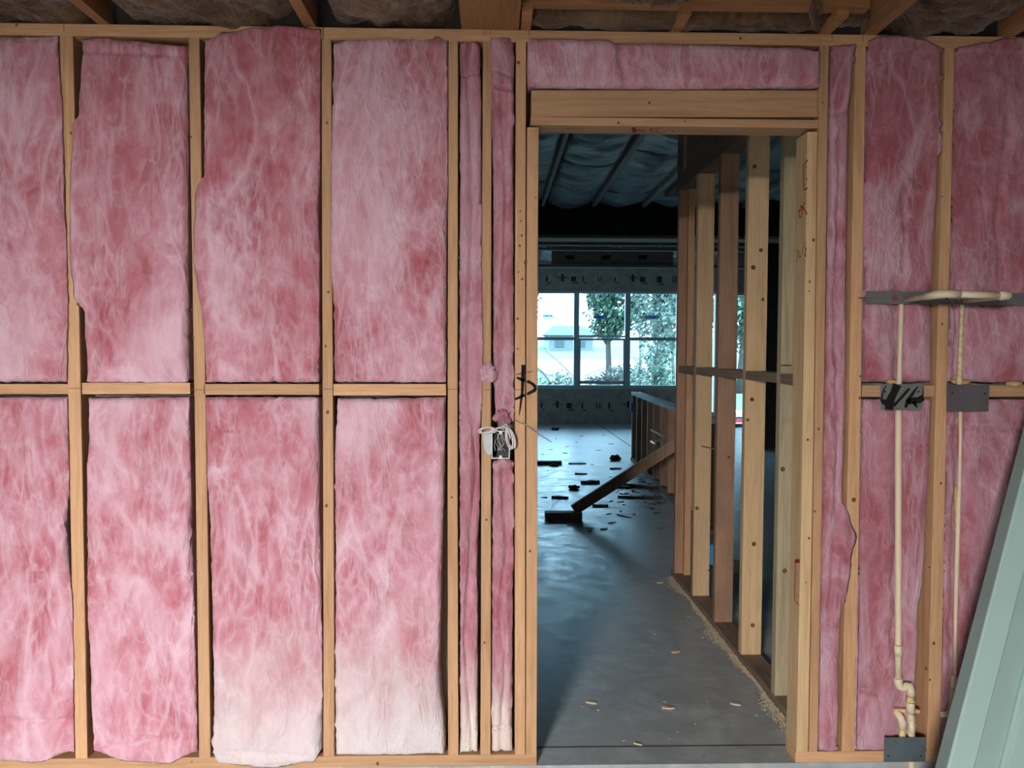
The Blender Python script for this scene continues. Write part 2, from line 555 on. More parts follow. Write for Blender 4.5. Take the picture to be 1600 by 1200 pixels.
def window(n, x0, x1, z0, z1, Y, cols, rail=None, sub=False):
    """n: number; cols: number of lights side by side; frame > pane, sticker"""
    mb = MB()
    fwid = 0.05
    y0, y1 = Y + 0.015, Y + 0.10
    mb.box((x0, y0, z0), (x1, y1, z0 + 0.075)); mb.box((x0, y0, z1 - 0.04), (x1, y1, z1))
    mb.box((x0, y0, z0 + 0.075), (x0 + fwid, y1, z1 - 0.04)); mb.box((x1 - fwid, y0, z0 + 0.075), (x1, y1, z1 - 0.04))
    for k in range(1, len(cols) - 1):
        mb.box((cols[k] - 0.05, y0, z0 + 0.075), (cols[k] + 0.05, y1, z1 - 0.04))
    fr_ = mb.build('window_%d' % n, BLUEFR, origin=Vector(((x0 + x1) / 2, y0, z0)))
    struct(fr_)
    for k in range(len(cols) - 1):
        a = cols[k] + 0.05; b_ = cols[k + 1] - 0.05
        if rail is not None:
            rz = rail - (0.0 if k % 2 == 1 else -0.03)
            r = MB()
            if (k % 2) == 0:
                r.box((a, y0 + .01, rz - 0.06), (b_, y0 + .035, rz - 0.025)); r.box((a, y0 + .04, rz), (b_, y0 + .065, rz + 0.035))
                r.box((a, y0 + .01, z0 + .075), (a + .03, y0 + .035, rz - .06)); r.box((b_ - .03, y0 + .01, z0 + .075), (b_, y0 + .035, rz - .06))
                r.box((a, y0 + .01, z0 + .10), (b_, y0 + .035, z0 + .16))
            else:
                r.box((a, y0 + .02, rz - 0.03), (b_, y0 + .055, rz + 0.03))
            r.build('sash_rail', BLUEFR, fr_)
            gz = [(z0 + 0.075, rz - 0.03, 0.05), (rz + 0.035, z1 - 0.04, 0.05)]
        else:
            gz = [(z0 + 0.075, z1 - 0.04, 0.05)]
        for (g0, g1, gy) in gz:
            MB().box((a, y0 + gy + .012, g0), (b_, y0 + gy + .016, g1)).build('pane', GLASS, fr_)
        if sub:
            pass
    return fr_


cols = [xa + 0.0] + [atY(p, 530, YF).x for p in (821, 901, 981)] + [xb]
cols[0] = xa + 0.0
rail = atY(860, 529, YF).z
win1 = window(1, xa, xb, wz0, wz1, YF, cols, rail)
win2 = window(2, xc0, xc1, cz0, wz1, YF, [xc0, xc1], None)


def sticker(px, py, parent):
    c = atY(px, py, YF + 0.072)
    mb = MB().box((c.x - 0.105, c.y - .0008, c.z - 0.034), (c.x + 0.105, c.y, c.z + 0.034))
    s = mb.build('window_sticker', STK, parent)
    s['label'] = 'pale blue sticker with dark lettering read from behind'
    cu = bpy.data.curves.new('txt', 'FONT'); cu.body = 'L  BOPOZ'; cu.size = 0.062; cu.shear = 0.25; cu.align_x = 'CENTER'; cu.align_y = 'CENTER'; cu.offset = 0.002
    to = bpy.data.objects.new('txt', cu); C.objects.link(to)
    bpy.context.view_layer.update()
    me = bpy.data.meshes.new_from_object(to.evaluated_get(bpy.context.evaluated_depsgraph_get()))
    C.objects.unlink(to); bpy.data.objects.remove(to)
    me.materials.clear(); me.materials.append(STKT)
    base = Vector(parent.location)
    for v in me.vertices:
        v.co = Vector((c.x - v.co.x, c.y - 0.0015, c.z + v.co.y)) - base
    o = bpy.data.objects.new('lettering', me)
    link(o, s)
    # s has no offset of its own, its parent carries the translation


m_, t_, b_, o_ = nt('pale_blue_translucent_film')
b_.inputs['Base Color'].default_value = (0.35, 0.55, 0.8, 1)
tr_ = t_.nodes.new('ShaderNodeBsdfTransparent'); tr_.inputs[0].default_value = (0.55, 0.75, 1, 1)
mx_ = t_.nodes.new('ShaderNodeMixShader'); mx_.inputs[0].default_value = 0.45
t_.links.new(tr_.outputs[0], mx_.inputs[1]); t_.links.new(b_.outputs[0], mx_.inputs[2]); t_.links.new(mx_.outputs[0], o_.inputs[0])
STK = m_
for q in ((857, 494), (938, 496), (1019, 496)): sticker(q[0], q[1], win1)

# return wall, patio door wall and nearer dark wall on the right
YD = 11.5
xd0 = atY(1147, 600, YD).x; xd1 = atY(1188, 600, YD).x; dz1 = atY(1155, 457, YD).z
xw0 = atY(1137, 600, YD).x
rw = MB(); rw.box((xend, YD + .14, 0), (xend + .05, YF + .14, 3.9)); struct(rw.build('wall_return', SHEATH))
dw = MB(); dw.box((xend, YD, 0), (xd0, YD + .14, 3.9)); dw.box((xd0, YD, dz1), (xd1, YD + .14, 3.9)); dw.box((xd1, YD, 0), (7.35, YD + .14, 3.9)); struct(dw.build('wall_patio', SHEATH))
df = MB()
df.box((xd0, YD + .02, 0), (xd0 + .05, YD + .11, dz1)); df.box((xd1 - .05, YD + .02, 0), (xd1, YD + .11, dz1)); df.box((xd0 + .05, YD + .02, 0), (xd1 - .05, YD + .11, .06)); df.box((xd0 + .05, YD + .02, dz1 - .05), (xd1 - .05, YD + .11, dz1)); 
dfo = struct(df.build('door_1', flat('white_door_vinyl', (0.62, 0.66, 0.68), 0.5, var=0.03)))
MB().box((xd0 + .05, YD + .06, .06), (xd1 - .05, YD + .065, dz1 - .05)).build('door_glass', GLASS, dfo)
YN = 8.40
xn0 = atY(1170, 600, YN).x
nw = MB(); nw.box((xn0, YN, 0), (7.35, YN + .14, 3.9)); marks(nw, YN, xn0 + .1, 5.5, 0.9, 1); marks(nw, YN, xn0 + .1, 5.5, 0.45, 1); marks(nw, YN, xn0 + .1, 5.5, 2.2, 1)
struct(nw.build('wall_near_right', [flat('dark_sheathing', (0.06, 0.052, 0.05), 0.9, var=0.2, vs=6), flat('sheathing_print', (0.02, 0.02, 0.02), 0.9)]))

# sky portals guide daylight sampling at the openings
portal('window_portal', ((xa + xb) / 2, YF + .25, (wz0 + wz1) / 2), 0, xb - xa, wz1 - wz0)
portal('window_portal_b', ((xc0 + xc1) / 2, YF + .25, (cz0 + wz1) / 2), 0, xc1 - xc0, wz1 - cz0)
portal('patio_portal', ((xd0 + xd1) / 2, YD + .25, dz1 / 2), 0, xd1 - xd0, dz1)

sw = MB()  # unseen side window, added to brighten the far wall
for a_, b_ in (((-4.16, 9.3, 1.0), (-4.08, 10.4, 1.05)), ((-4.16, 9.3, 2.15), (-4.08, 10.4, 2.2)), ((-4.16, 9.3, 1.05), (-4.08, 9.35, 2.15)), ((-4.16, 10.35, 1.05), (-4.08, 10.4, 2.15))): sw.box(a_, b_)
swo = struct(sw.build('window_3', BLUEFR))
MB().box((-4.13, 9.35, 1.05), (-4.126, 10.35, 2.15)).build('pane', GLASS, swo)
po = portal('added_window_portal', (-4.3, 9.85, 1.6), 0, 1.0, 1.1)
po.rotation_euler = (0, math.radians(-90), 0)

# ------------------------------------------------------------------ the insulated stud wall
D = 0.089


def knots(mb, px_list, Y=-0.0006, mi=1, r=0.0045):
    for q in px_list:
        rr = q[2] if len(q) > 2 else r
        p = atY(q[0], q[1], 0)
        mb.disc((p.x, Y, p.z), (0, -1, 0), rr, mi, 12, random.uniform(0.7, 1.0))


def stud(name, top, bot, label, cat='stud', kn=(), mat=None, pen=(), group=None):
    """top=(pxl,pxr,py) bot=(pxl,pxr,py): the front face as seen, on the wall plane y=0"""
    a, b_ = atY(top[0], top[2]), atY(top[1], top[2])
    c, d = atY(bot[0], bot[2]), atY(bot[1], bot[2])
    zt = (a.z + b_.z) / 2; zb = (c.z + d.z) / 2
    if abs(zt - 2.3715) < 0.03: zt = 2.3715
    if abs(zb - 0.038) < 0.03: zb = 0.0382
    mb = MB()
    q = []
    n = 10
    # slightly bowed board, built as stacked rings
    rings = []
    for i in range(n + 1):
        k = i / n
        z = zb + (zt - zb) * k
        wv = 0.0012 * math.sin(k * 5 + top[0])
        xl = c.x + (a.x - c.x) * k + wv; xr = d.x + (b_.x - d.x) * k + wv
        rings.append([(xl, 0.0015, z), (xl + .0015, 0, z), (xr - .0015, 0, z), (xr, 0.0015, z), (xr, D, z), (xl, D, z)])
    for r in rings: q += r
    fs = []
    for i in range(n):
        for k in range(6):
            A = i * 6 + k; B = i * 6 + (k + 1) % 6
            fs.append((A, B, B + 6, A + 6))
    fs.append(tuple(reversed(range(6)))); fs.append(tuple(n * 6 + k for k in range(6)))
    mb.add(q, fs)
    knots(mb, kn)
    for (pxl, pxr, py) in pen:
        u, v = atY(pxl, py), atY(pxr, py)
        mb.ribbon([(u.x, -.0006, u.z), (v.x, -.0006, v.z)], 0.0022, (0, -1, 0), 2)
    o = mb.build(name, [mat or WZ, KNOT, PENCIL])
    return thing(o, label, cat, group)


st1 = stud('stud', (93, 114, 56), (118, 137, 1183), 'vertical wall stud furthest left in the pink insulated wall', kn=[(111, 208), (122, 475, .006)], pen=[(108, 127, 607)])
st2 = stud('stud', (295, 312, 56), (311, 329, 1183), 'second vertical wall stud from the left', kn=[(298, 214), (300, 484), (302, 528), (308, 877, .003)], pen=[(299, 316, 609)])
st3 = stud('stud', (503, 518, 58), (505, 522, 1183), 'third vertical wall stud from the left, below the top plate joint', kn=[(511, 192), (513, 456), (509, 541), (512, 644, .007), (510, 790, .006)], pen=[(500, 520, 608)])
st4 = stud('stud', (700, 715, 58), (700, 716, 1181), 'fourth vertical wall stud, left of the two narrow insulation strips', kn=[(716, 403), (706, 777)], pen=[(699, 716, 608)])
st5 = stud('stud', (755, 769, 59), (750, 766, 1181), 'thin vertical stud between two narrow strips, carrying the electrical box', kn=[(757, 1004), (760, 812)], pen=[(757, 768, 609)])
st6 = stud('king_stud', (806, 822, 59), (804, 820, 1181), 'full-height king stud left of the doorway with half a black spray mark', 'stud',
           kn=[(810, 98, .006), (813, 330, .003), (814, 345, .003), (815, 368), (812, 384), (821, 410, .007), (816, 436), (810, 425, .003), (809, 498), (809, 545, .003)], pen=[(804, 820, 609)])
st7 = stud('trimmer_stud', (824, 842, 199), (821, 838, 1181), 'shorter trimmer stud forming the left doorway edge', 'stud', kn=[(828, 861, .005), (837, 309, .003)], mat=WZ)
st8 = stud('trimmer_stud', (1262, 1278, 206), (1245, 1263, 1175), 'trimmer stud forming the right doorway edge, red writing on its inner side', 'stud', kn=[(1271, 375, .006), (1265, 440), (1264, 455, .003), (1262, 687), (1264, 841), (1259, 910, .003)], mat=WP)
st9 = stud('king_stud', (1281, 1296, 68), (1265, 1278, 1175), 'full-height king stud right of the doorway', 'stud', kn=[(1279, 670), (1273, 799), (1285, 160, .003)])
st10 = stud('stud', (1338, 1354, 70), (1315, 1336, 1174), 'vertical wall stud right of the doorway, left of the first cream pipe', kn=[(1334, 781, .008), (1344, 588), (1343, 622), (1345, 675, .003)])
st11 = stud('stud', (1478, 1492, 70), (1448, 1468, 1172), 'vertical wall stud between the two cream pipes', kn=[(1472, 506), (1472, 307, .003), (1470, 755), (1459, 1005, .006), (1447, 1045, .005), (1453, 1062, .004), (1452, 886, .003)])
st0 = stud('stud', (-112, -96, 56), (-72, -54, 1185), 'stud outside the left picture edge')
C.objects.unlink(st0); bpy.data.objects.remove(st0)

# spray mark on the two left doorway studs
def onwall(pts, Y=-0.0012): return [(lambda p: (p.x, Y, p.z))(atY(a, b_)) for a, b_ in pts]
sm = MB()
sm.ribbon(onwall([(818, 570), (817, 590), (816, 612), (813, 636), (811, 649)]), [.014, .012, .009, .006, .002], (0, -1, 0))
sm.ribbon(onwall([(807, 590), (813, 592), (820, 595)]), [.006, .010, .011], (0, -1, 0))
sm.ribbon(onwall([(804, 624), (812, 621), (820, 617)]), [.007, .009, .010], (0, -1, 0))
sm.ribbon(onwall([(805, 586), (812, 584), (820, 582)]), [.001, .003, .003], (0, -1, 0))
sm.build('spray_mark', INK, st6)['label'] = 'black spray-painted symbol, left half'
sm = MB()
sm.ribbon(onwall([(823.5, 595.5), (831, 599), (837, 605)]), [.010, .010, .012], (0, -1, 0))
sm.ribbon(onwall([(837, 605), (835, 610), (823.5, 616)]), [.012, .012, .009], (0, -1, 0))
sm.build('spray_mark', INK, st7)['label'] = 'black spray-painted loop, right half of the symbol'
sm = MB()
sm.ribbon(onwall([(823.5, 582), (833, 580)]), [.003, .0015], (0, -1, 0))
sm.build('spray_mark', INK, st7)['label'] = 'thin black spray tick'

# red writing on the inner side of the right trimmer
XT0 = atY(1262, 206).x; XT1 = atY(1245, 1175).x


def onjamb(pts):
    out = []
    for a, b_ in pts:
        X = XT0 + (XT1 - XT0) * (b_ - 206) / 970 - 0.0012
        p = atX(a, b_, X)
        out.append(p)
    return out


rd = MB()
nj = (-1, 0, 0)
rd.ribbon(onjamb([(1262, 250), (1255.5, 258), (1256, 297), (1261.5, 294)]), .008, nj)
rd.ribbon(onjamb([(1259.5, 259), (1260, 263)]), .006, nj); rd.ribbon(onjamb([(1259.5, 270), (1259, 271)]), .006, nj); rd.ribbon(onjamb([(1260, 278), (1260.5, 282)]), .006, nj)
rd.build('marker_writing', RED, st8)['label'] = 'red marker letter E with dots'
rd = MB()
rd.ribbon(onjamb([(1258, 314), (1254, 324), (1249.5, 330), (1247.5, 326), (1249, 339), (1252, 339), (1254, 325)]), .006, nj)
rd.ribbon(onjamb([(1250, 322), (1255, 324), (1261, 335)]), .006, nj)
rd.build('marker_writing', RED, st8)['label'] = 'red marker word OK'
rd = MB()
rd.ribbon(onjamb([(1245, 391), (1247, 393), (1246, 403), (1244, 409)]), .005, nj)
rd.ribbon(onjamb([(1249, 392), (1249, 401), (1252, 400)]), .005, nj); rd.ribbon(onjamb([(1257, 378), (1253, 398)]), .004, nj)
rd.ribbon(onjamb([(1258, 386), (1260, 390), (1258, 397), (1260, 401), (1257.5, 400), (1259, 392)]), .005, nj)
rd.build('marker_writing', RED, st8)['label'] = 'red marker figures 3 5/8'
rd = MB()
rd.ribbon(onjamb([(1249, 876.5), (1242, 877)]), .012, nj); rd.ribbon(onjamb([(1242.3, 877), (1241.6, 938), (1248, 945)]), .005, nj)
rd.ribbon(onjamb([(1246, 895), (1246, 899)]), .004, nj); rd.ribbon(onjamb([(1246, 909), (1246, 912)]), .004, nj); rd.ribbon(onjamb([(1247, 928), (1247, 932)]), .004, nj)
rd.build('marker_writing', RED, st8)['label'] = 'red marker outline low on the stud'


def board_x(name, pxl, pxr, py0, py1, label, cat='board', Y0=0.0, Y1=D, mat=None, kn=(), group=None, pen=(), z0=None, z1=None):
    a = atY(pxl, (py0 + py1) / 2, Y0); b_ = atY(pxr, (py0 + py1) / 2, Y0)
    zt0 = atY(pxl, py0, Y0).z; zt1 = atY(pxr, py0, Y0).z; zb0 = atY(pxl, py1, Y0).z; zb1 = atY(pxr, py1, Y0).z
    if z0 is not None: zb0 = zb1 = z0
    if z1 is not None: zt0 = zt1 = z1
    mb = MB().hexa([(a.x, Y0, zb0), (b_.x, Y0, zb1), (b_.x, Y0, zt1), (a.x, Y0, zt0), (a.x, Y1, zb0), (b_.x, Y1, zb1), (b_.x, Y1, zt1), (a.x, Y1, zt0)])
    o = mb.build(name, [mat or WX, KNOT, PENCIL], bevel=0.0015)
    # knots and pencil lines
    if kn or pen:
        mk = MB(); knots(mk, kn, Y0 - .0006, 0)
        for (px_, ya, yb) in pen:
            u, v = atY(px_, ya, Y0), atY(px_, yb, Y0)
            mk.ribbon([(u.x, Y0 - .0006, u.z), (v.x, Y0 - .0006, v.z)], 0.002, (0, -1, 0), 0)
        me = o.data
        bm = bmesh.new(); bm.from_mesh(me)
        off = o.location
        for f, mi in zip(mk.f, mk.m):
            fc = bm.faces.new([bm.verts.new(mk.v[i] - off) for i in f]); fc.material_index = 1
        bm.to_mesh(me); bm.free()
    return thing(o, label, cat, group)


board_x('top_plate', -190, 504, 34, 52, 'level top plate along the wall head, left length ending above third stud', 'plate', z0=2.372, z1=ZP, kn=[(26, 39)], pen=[(100, 36, 50)])
board_x('top_plate', 505.5, 1640 + 230, 34, 52, 'level top plate along the wall head, long right length over the doorway', 'plate', z0=2.372, z1=ZP, kn=[(1157, 60)], pen=[(756, 40, 56), (760, 40, 56), (766, 40, 56), (827, 40, 56), (1300, 48, 64), (1348, 50, 66)])
board_x('bottom_plate', -190, 838.5, 1183, 1200, 'bottom plate on the slab, left of the doorway', 'plate', z0=0.0005, z1=0.038, kn=[(590, 1193, .007), (300, 1190, .003)])
board_x('bottom_plate', 1243, 1640 + 230, 1175, 1192, 'bottom plate on the slab, right of the doorway', 'plate', z0=0.0005, z1=0.038)
NG = 'flat blocks between the wall studs'
board_x('blocking', -70, 106, 600, 616, 'horizontal block at the left picture edge', 'block', Y1=.038, Y0=0.0)
board_x('blocking', 128, 297, 598, 616, 'horizontal block between the first and second studs', 'block', Y1=.038)
board_x('blocking', 318, 498.5, 600, 617, 'horizontal block between the second and third studs', 'block', Y1=.038)
board_x('blocking', 521, 697, 600, 618, 'horizontal block between the third and fourth studs', 'block', Y1=.038)
board_x('blocking', 1347.5, 1460, 602, 620, 'horizontal block behind the black-smeared steel plate', 'block', Y1=.038)
board_x('blocking', 1482, 1690, 602, 620, 'horizontal block behind the plain steel plate at right', 'block', Y1=.038)

# header over the doorway
board_x('header_board', 830, 1278, 141, 183, 'wide header board over the doorway', 'header', Y0=0.004, Y1=D, kn=[(1015, 160), (940, 148, .002)])
hp = board_x('header_plate', 829, 1279, 184.5, 197.5, 'flat board under the doorway header, red marks on its underside', 'header', Y0=-0.002, Y1=D, kn=[(966, 192, .005), (1070, 190, .003)], z0=atY(1000, 197.5).z, z1=atY(1000, 184.5).z)
ZU = atY(1000, 197.5).z - .0012
hm = MB()
hz = lambda pts: [atZ(a, b_, ZU) for a, b_ in pts]
nz = (0, 0, -1)
hm.ribbon(hz([(989.5, 199), (991.5, 207)]), .012, nz); hm.ribbon(hz([(994, 204.5), (1005, 204.5), (1007, 206)]), .007, nz)
hm.ribbon(hz([(1031, 200.5), (1018, 201), (1016, 203.5), (1022, 205.5), (1027, 203.5), (1026, 206), (1034, 207.5), (1040, 205.5)]), .007, nz)
hm.ribbon(hz([(1050, 203.8), (1053, 204.6)]), .008, nz)
hm.build('marker_writing', RED, hp)['label'] = 'red marker strokes on the underside'


# ------------------------------------------------------------------ insulation batts
def interp(L, t):
    L = sorted(L)
    if t <= L[0][0]: return L[0][1]
    for (a, u), (b_, v) in zip(L, L[1:]):
        if t <= b_:
            k = (t - a) / (b_ - a)
            k = k * k * (3 - 2 * k)
            return u + (v - u) * k
    return L[-1][1]


def fbm(p, oct=4):
    return NZ.fractal(p, 0.9, 2.1, oct)


def ridge(p):
    return 1 - abs(NZ.noise(p)) * 2


def batt(L, R, T, B, cav, label, mat=PINK, bulge=0.014, edge=0.006, seed=0.0, crease=(), amp=1.0, step=0.0058, cat='insulation', ragged=1.0, group=None, parent=None, back=0.086, name='insulation_batt'):
    """L,R lists (py,px); T,B lists (px,py); cav=(pxl,pxr,py0,py1) the stud bay it is tucked into"""
    cx0 = max(atY(cav[0], (cav[2])).x, atY(cav[0], cav[3]).x) + .002 if cav[0] < 5000 else 0
    cx0 = None
    def cavx(z, side):
        # bay limits at height z (the studs lean a little)
        a = atY(cav[side], cav[2]); b_ = atY(cav[side + 4], cav[3]) if len(cav) > 4 else atY(cav[side], cav[3])
        k = (z - b_.z) / (a.z - b_.z)
        return b_.x + (a.x - b_.x) * k
    zt, zb = atY(700, cav[2]).z - .002, atY(700, cav[3]).z + .002
    t0, b0 = T[len(T) // 2][1], B[len(B) // 2][1]
    wpx = abs(R[0][1] - L[0][1])
    nu = max(6, int(wpx / 488 / step)); nv = max(6, int((b0 - t0) / 488 / step))
    nu = min(nu, 90); nv = min(nv, 400)
    P = {}
    sv = Vector((seed * 3.1, seed * 1.7, seed * 2.3))
    for j in range(nv + 1):
        v = j / nv
        for i in range(nu + 1):
            u = i / nu
            py = None
            pxg = interp(L, t0 + (b0 - t0) * v) * (1 - u) + interp(R, t0 + (b0 - t0) * v) * u
            py = interp(T, pxg) * (1 - v) + interp(B, pxg) * v
            px = interp(L, py) * (1 - u) + interp(R, py) * u
            p = atY(px, py)
            P[i, j] = [p.x, 0, p.z]
    wid = P[nu, nv // 2][0] - P[0, nv // 2][0]; hei = P[nu // 2, 0][2] - P[nu // 2, nv][2]
    mb = MB()
    idx = {}
    for j in range(nv + 1):
        for i in range(nu + 1):
            x, _, z = P[i, j]
            dx = min(i, nu - i) / nu * wid; dz = min(j, nv - j) / nv * hei
            q = Vector((x, 0, z)) + sv
            rag = 1.0
            # ragged outline
            if ragged:
                kx = max(0, 1 - dx / 0.02); kz = max(0, 1 - dz / 0.02)
                n1 = fbm(q * 38, 3) * .0028 * ragged; n2 = fbm(q * 40 + Vector((9, 9, 9)), 3) * .0036 * ragged
                x += n1 * kx; z += n2 * kz
            d = min(dx, dz * 1.15)
            rr = 0.030 if wid > .2 else 0.016
            k = min(1.0, d / rr)
            prof = math.sqrt(max(0, 1 - (1 - k) ** 2))
            y = edge - (bulge + edge * .6) * prof
            y -= amp * (fbm(q * 5.0, 4) * 0.011 + max(0, ridge(Vector((q.x * 9, 0, q.z * 4)) + sv) - .62) * 0.016) * prof
            y -= amp * fbm(Vector((q.x * 24, 0, q.z * 21)) + sv, 3) * 0.0016 * (0.4 + .6 * prof)
            y -= amp * abs(fbm(Vector((q.x * 12 + 4, 0, q.z * 6)) + sv * 2, 2)) * 0.004 * prof
            for cr in crease:
                if cr[0] == 'v':      # ('v', [(py,px)..], width m, depth m)
                    # vertical crease
                    pyv = (j / nv) * (b0 - t0) + t0
                    xc = atY(interp(cr[1], pyv), pyv).x
                    w_ = cr[2] * (1 + .5 * NZ.noise(Vector((0, 0, z * 20)) + sv))
                    fade = 1.0 if cr[1][0][0] <= pyv <= cr[1][-1][0] else math.exp(-min(abs(pyv - cr[1][0][0]), abs(pyv - cr[1][-1][0])) / 12)
                    y += cr[3] * math.exp(-((x - xc) / w_) ** 2) * fade * (0.7 + .5 * NZ.noise(Vector((3, 0, z * 14)) + sv))
                else:                 # ('h', [(px,py)..], width, depth)
                    pxv = interp(L, (cr[1][0][1])) * (1 - i / nu) + interp(R, cr[1][0][1]) * (i / nu)
                    fade = 1.0 if cr[1][0][0] <= pxv <= cr[1][-1][0] else math.exp(-min(abs(pxv - cr[1][0][0]), abs(pxv - cr[1][-1][0])) / 8)
                    zc = atY(pxv, interp(cr[1], pxv)).z
                    y += cr[3] * math.exp(-((z - zc) / cr[2]) ** 2) * fade
            # where it laps over a stud face it must stay in front of the wood
            over = x < cavx(z, 0) + .003 or x > cavx(z, 1) - .003 or z > zt - .003 or z < zb + .003
            if over: y = min(y, -0.004)
            y = max(min(y, 0.060), -0.06)
            idx[i, j] = len(mb.v)
            mb.v.append(Vector((x, y, z)))
    for j in range(nv):
        for i in range(nu):
            mb.f.append((idx[i, j], idx[i, j + 1], idx[i + 1, j + 1], idx[i + 1, j])); mb.m.append(0)
    # skirt
    ring = [(i, 0) for i in range(nu + 1)] + [(nu, j) for j in range(1, nv + 1)] + [(i, nv) for i in range(nu - 1, -1, -1)] + [(0, j) for j in range(nv - 1, 0, -1)]
    r0 = [idx[q] for q in ring]
    rings = [r0]
    for (yy, inset) in ((None, .003), (0.012, .004), (back, .004)):
        rr = []
        for q in r0:
            p = mb.v[q]
            z = min(max(p.z, zb + inset), zt - inset)
            xl = cavx(z, 0) + inset; xr = cavx(z, 1) - inset
            x = min(max(p.x, xl), xr)
            y = yy if yy is not None else max(p.y + .0005, -0.0015)
            y = max(y, p.y + .0005) if yy is not None else y
            rr.append(len(mb.v)); mb.v.append(Vector((x, min(y, back), z)))
        rings.append(rr)
    n = len(r0)
    for a, b_ in zip(rings, rings[1:]):
        for k in range(n):
            mb.f.append((a[k], a[(k + 1) % n], b_[(k + 1) % n], b_[k])); mb.m.append(0)
    mb.f.append(tuple(rings[-1])); mb.m.append(0)
    o = mb.build(name, mat, parent=parent, smooth=True)
    if parent is None: thing(o, label, cat, group)
    return o


TOPW, MID0, MID1, BOTW = 55, 599, 618, 1182
batt([(55, -95), (600, -80)], [(57, 92), (180, 99), (300, 103), (480, 108), (597, 106)], [(-90, 56), (40, 57), (92, 55)], [(-90, 597), (106, 597)], (-97, 114 - 22, 55, 599, -82, 106),
     'pink insulation batt at the left picture edge, upper row', seed=1, crease=[('h', [(-90, 60), (92, 63)], .008, .006)])
batt([(621, -85), (1180, -60)], [(626, 107), (735, 110), (823, 102), (869, 105), (941, 115), (1164, 117)], [(-90, 621), (107, 621)], [(-60, 1188), (0, 1187), (60, 1190), (110, 1176)], (-80, 107, 618, 1182, -60, 117),
     'pink insulation batt at the left picture edge, lower row', seed=2, crease=[('h', [(-60, 1118), (100, 1124)], .007, .012), ('v', [(1120, 95), (1180, 75)], .012, .01), ('h', [(30, 880), (60, 883)], .01, .006)])
batt([(62, 128), (180, 124), (192, 116), (300, 110), (400, 110), (460, 116), (490, 131), (597, 136)], [(66, 293), (350, 293), (597, 294)], [(125, 60), (160, 57), (185, 62), (293, 71)], [(130, 597), (294, 598)], (114, 295, 55, 598, 128, 297),
     'pink insulation batt between the first and second studs, upper row, bulging over the left stud', seed=3, crease=[('v', [(210, 232), (310, 215), (360, 190), (430, 178), (490, 160)], .014, .013), ('h', [(125, 82), (293, 88)], .007, .007), ('h', [(120, 172), (150, 180)], .006, .005)])
batt([(621, 138), (688, 138), (735, 135), (942, 136), (1060, 141), (1160, 146)], [(621, 297), (838, 299), (952, 303), (1066, 308), (1165, 309)], [(130, 622), (297, 621)], [(145, 1172), (200, 1189), (260, 1192), (310, 1176)], (128, 297, 617, 1182, 138, 310),
     'pink insulation batt between the first and second studs, lower row', seed=4, crease=[('v', [(690, 165), (780, 205), (860, 180), (930, 195)], .010, .007), ('h', [(170, 1165), (290, 1148)], .008, .009), ('v', [(1060, 255), (1110, 268)], .010, .007)])
batt([(62, 319), (270, 318), (305, 306), (400, 303), (445, 308), (490, 317), (597, 321)], [(45, 502), (250, 500), (330, 496), (420, 500), (597, 499)], [(318, 62), (350, 52), (400, 44), (440, 40), (502, 46)], [(320, 597), (499, 597)], (314, 502, 55, 599, 318, 500),
     'pink insulation batt between the second and third studs, upper row, lapping over the top plate', seed=5, crease=[('v', [(300, 330), (350, 380), (400, 395)], .013, .008), ('h', [(440, 50), (500, 62)], .01, .006)])
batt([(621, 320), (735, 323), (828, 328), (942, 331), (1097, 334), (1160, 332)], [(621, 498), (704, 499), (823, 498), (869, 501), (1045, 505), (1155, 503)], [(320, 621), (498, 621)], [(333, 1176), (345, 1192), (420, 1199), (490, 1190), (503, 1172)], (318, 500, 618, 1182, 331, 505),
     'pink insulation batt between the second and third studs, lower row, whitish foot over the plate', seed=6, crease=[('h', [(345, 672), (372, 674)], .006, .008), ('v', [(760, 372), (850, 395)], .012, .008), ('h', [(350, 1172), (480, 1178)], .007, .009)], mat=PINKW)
batt([(60, 521), (300, 518), (410, 517), (480, 522), (597, 523)], [(60, 699), (290, 700), (420, 697), (597, 697)], [(520, 68), (545, 61), (600, 59), (690, 59), (702, 65)], [(523, 597), (697, 597)], (518, 701, 56, 599, 521, 699),
     'pink insulation batt between the third and fourth studs, upper row', seed=7, crease=[('v', [(300, 590), (450, 580), (540, 586)], .012, .005), ('v', [(120, 600), (150, 650)], .01, .005)])
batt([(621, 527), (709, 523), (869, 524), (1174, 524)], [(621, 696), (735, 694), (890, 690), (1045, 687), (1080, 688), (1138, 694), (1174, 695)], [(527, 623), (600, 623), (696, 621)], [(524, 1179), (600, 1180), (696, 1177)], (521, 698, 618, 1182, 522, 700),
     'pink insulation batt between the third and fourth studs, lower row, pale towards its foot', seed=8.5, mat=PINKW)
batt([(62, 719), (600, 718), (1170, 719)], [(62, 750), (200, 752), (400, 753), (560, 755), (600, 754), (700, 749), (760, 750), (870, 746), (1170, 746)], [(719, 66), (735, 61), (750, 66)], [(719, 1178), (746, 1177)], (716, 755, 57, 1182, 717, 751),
     'narrow pink insulation strip stuffed left of the thin box stud', mat=PINK2W, bulge=.004, edge=.012, seed=9, crease=[('v', [(62, 733), (110, 731), (200, 735), (330, 738), (480, 734), (600, 733), (720, 744), (860, 735), (1000, 728), (1170, 738)], .006, .028), ('h', [(719, 116), (750, 112)], .006, .015)])
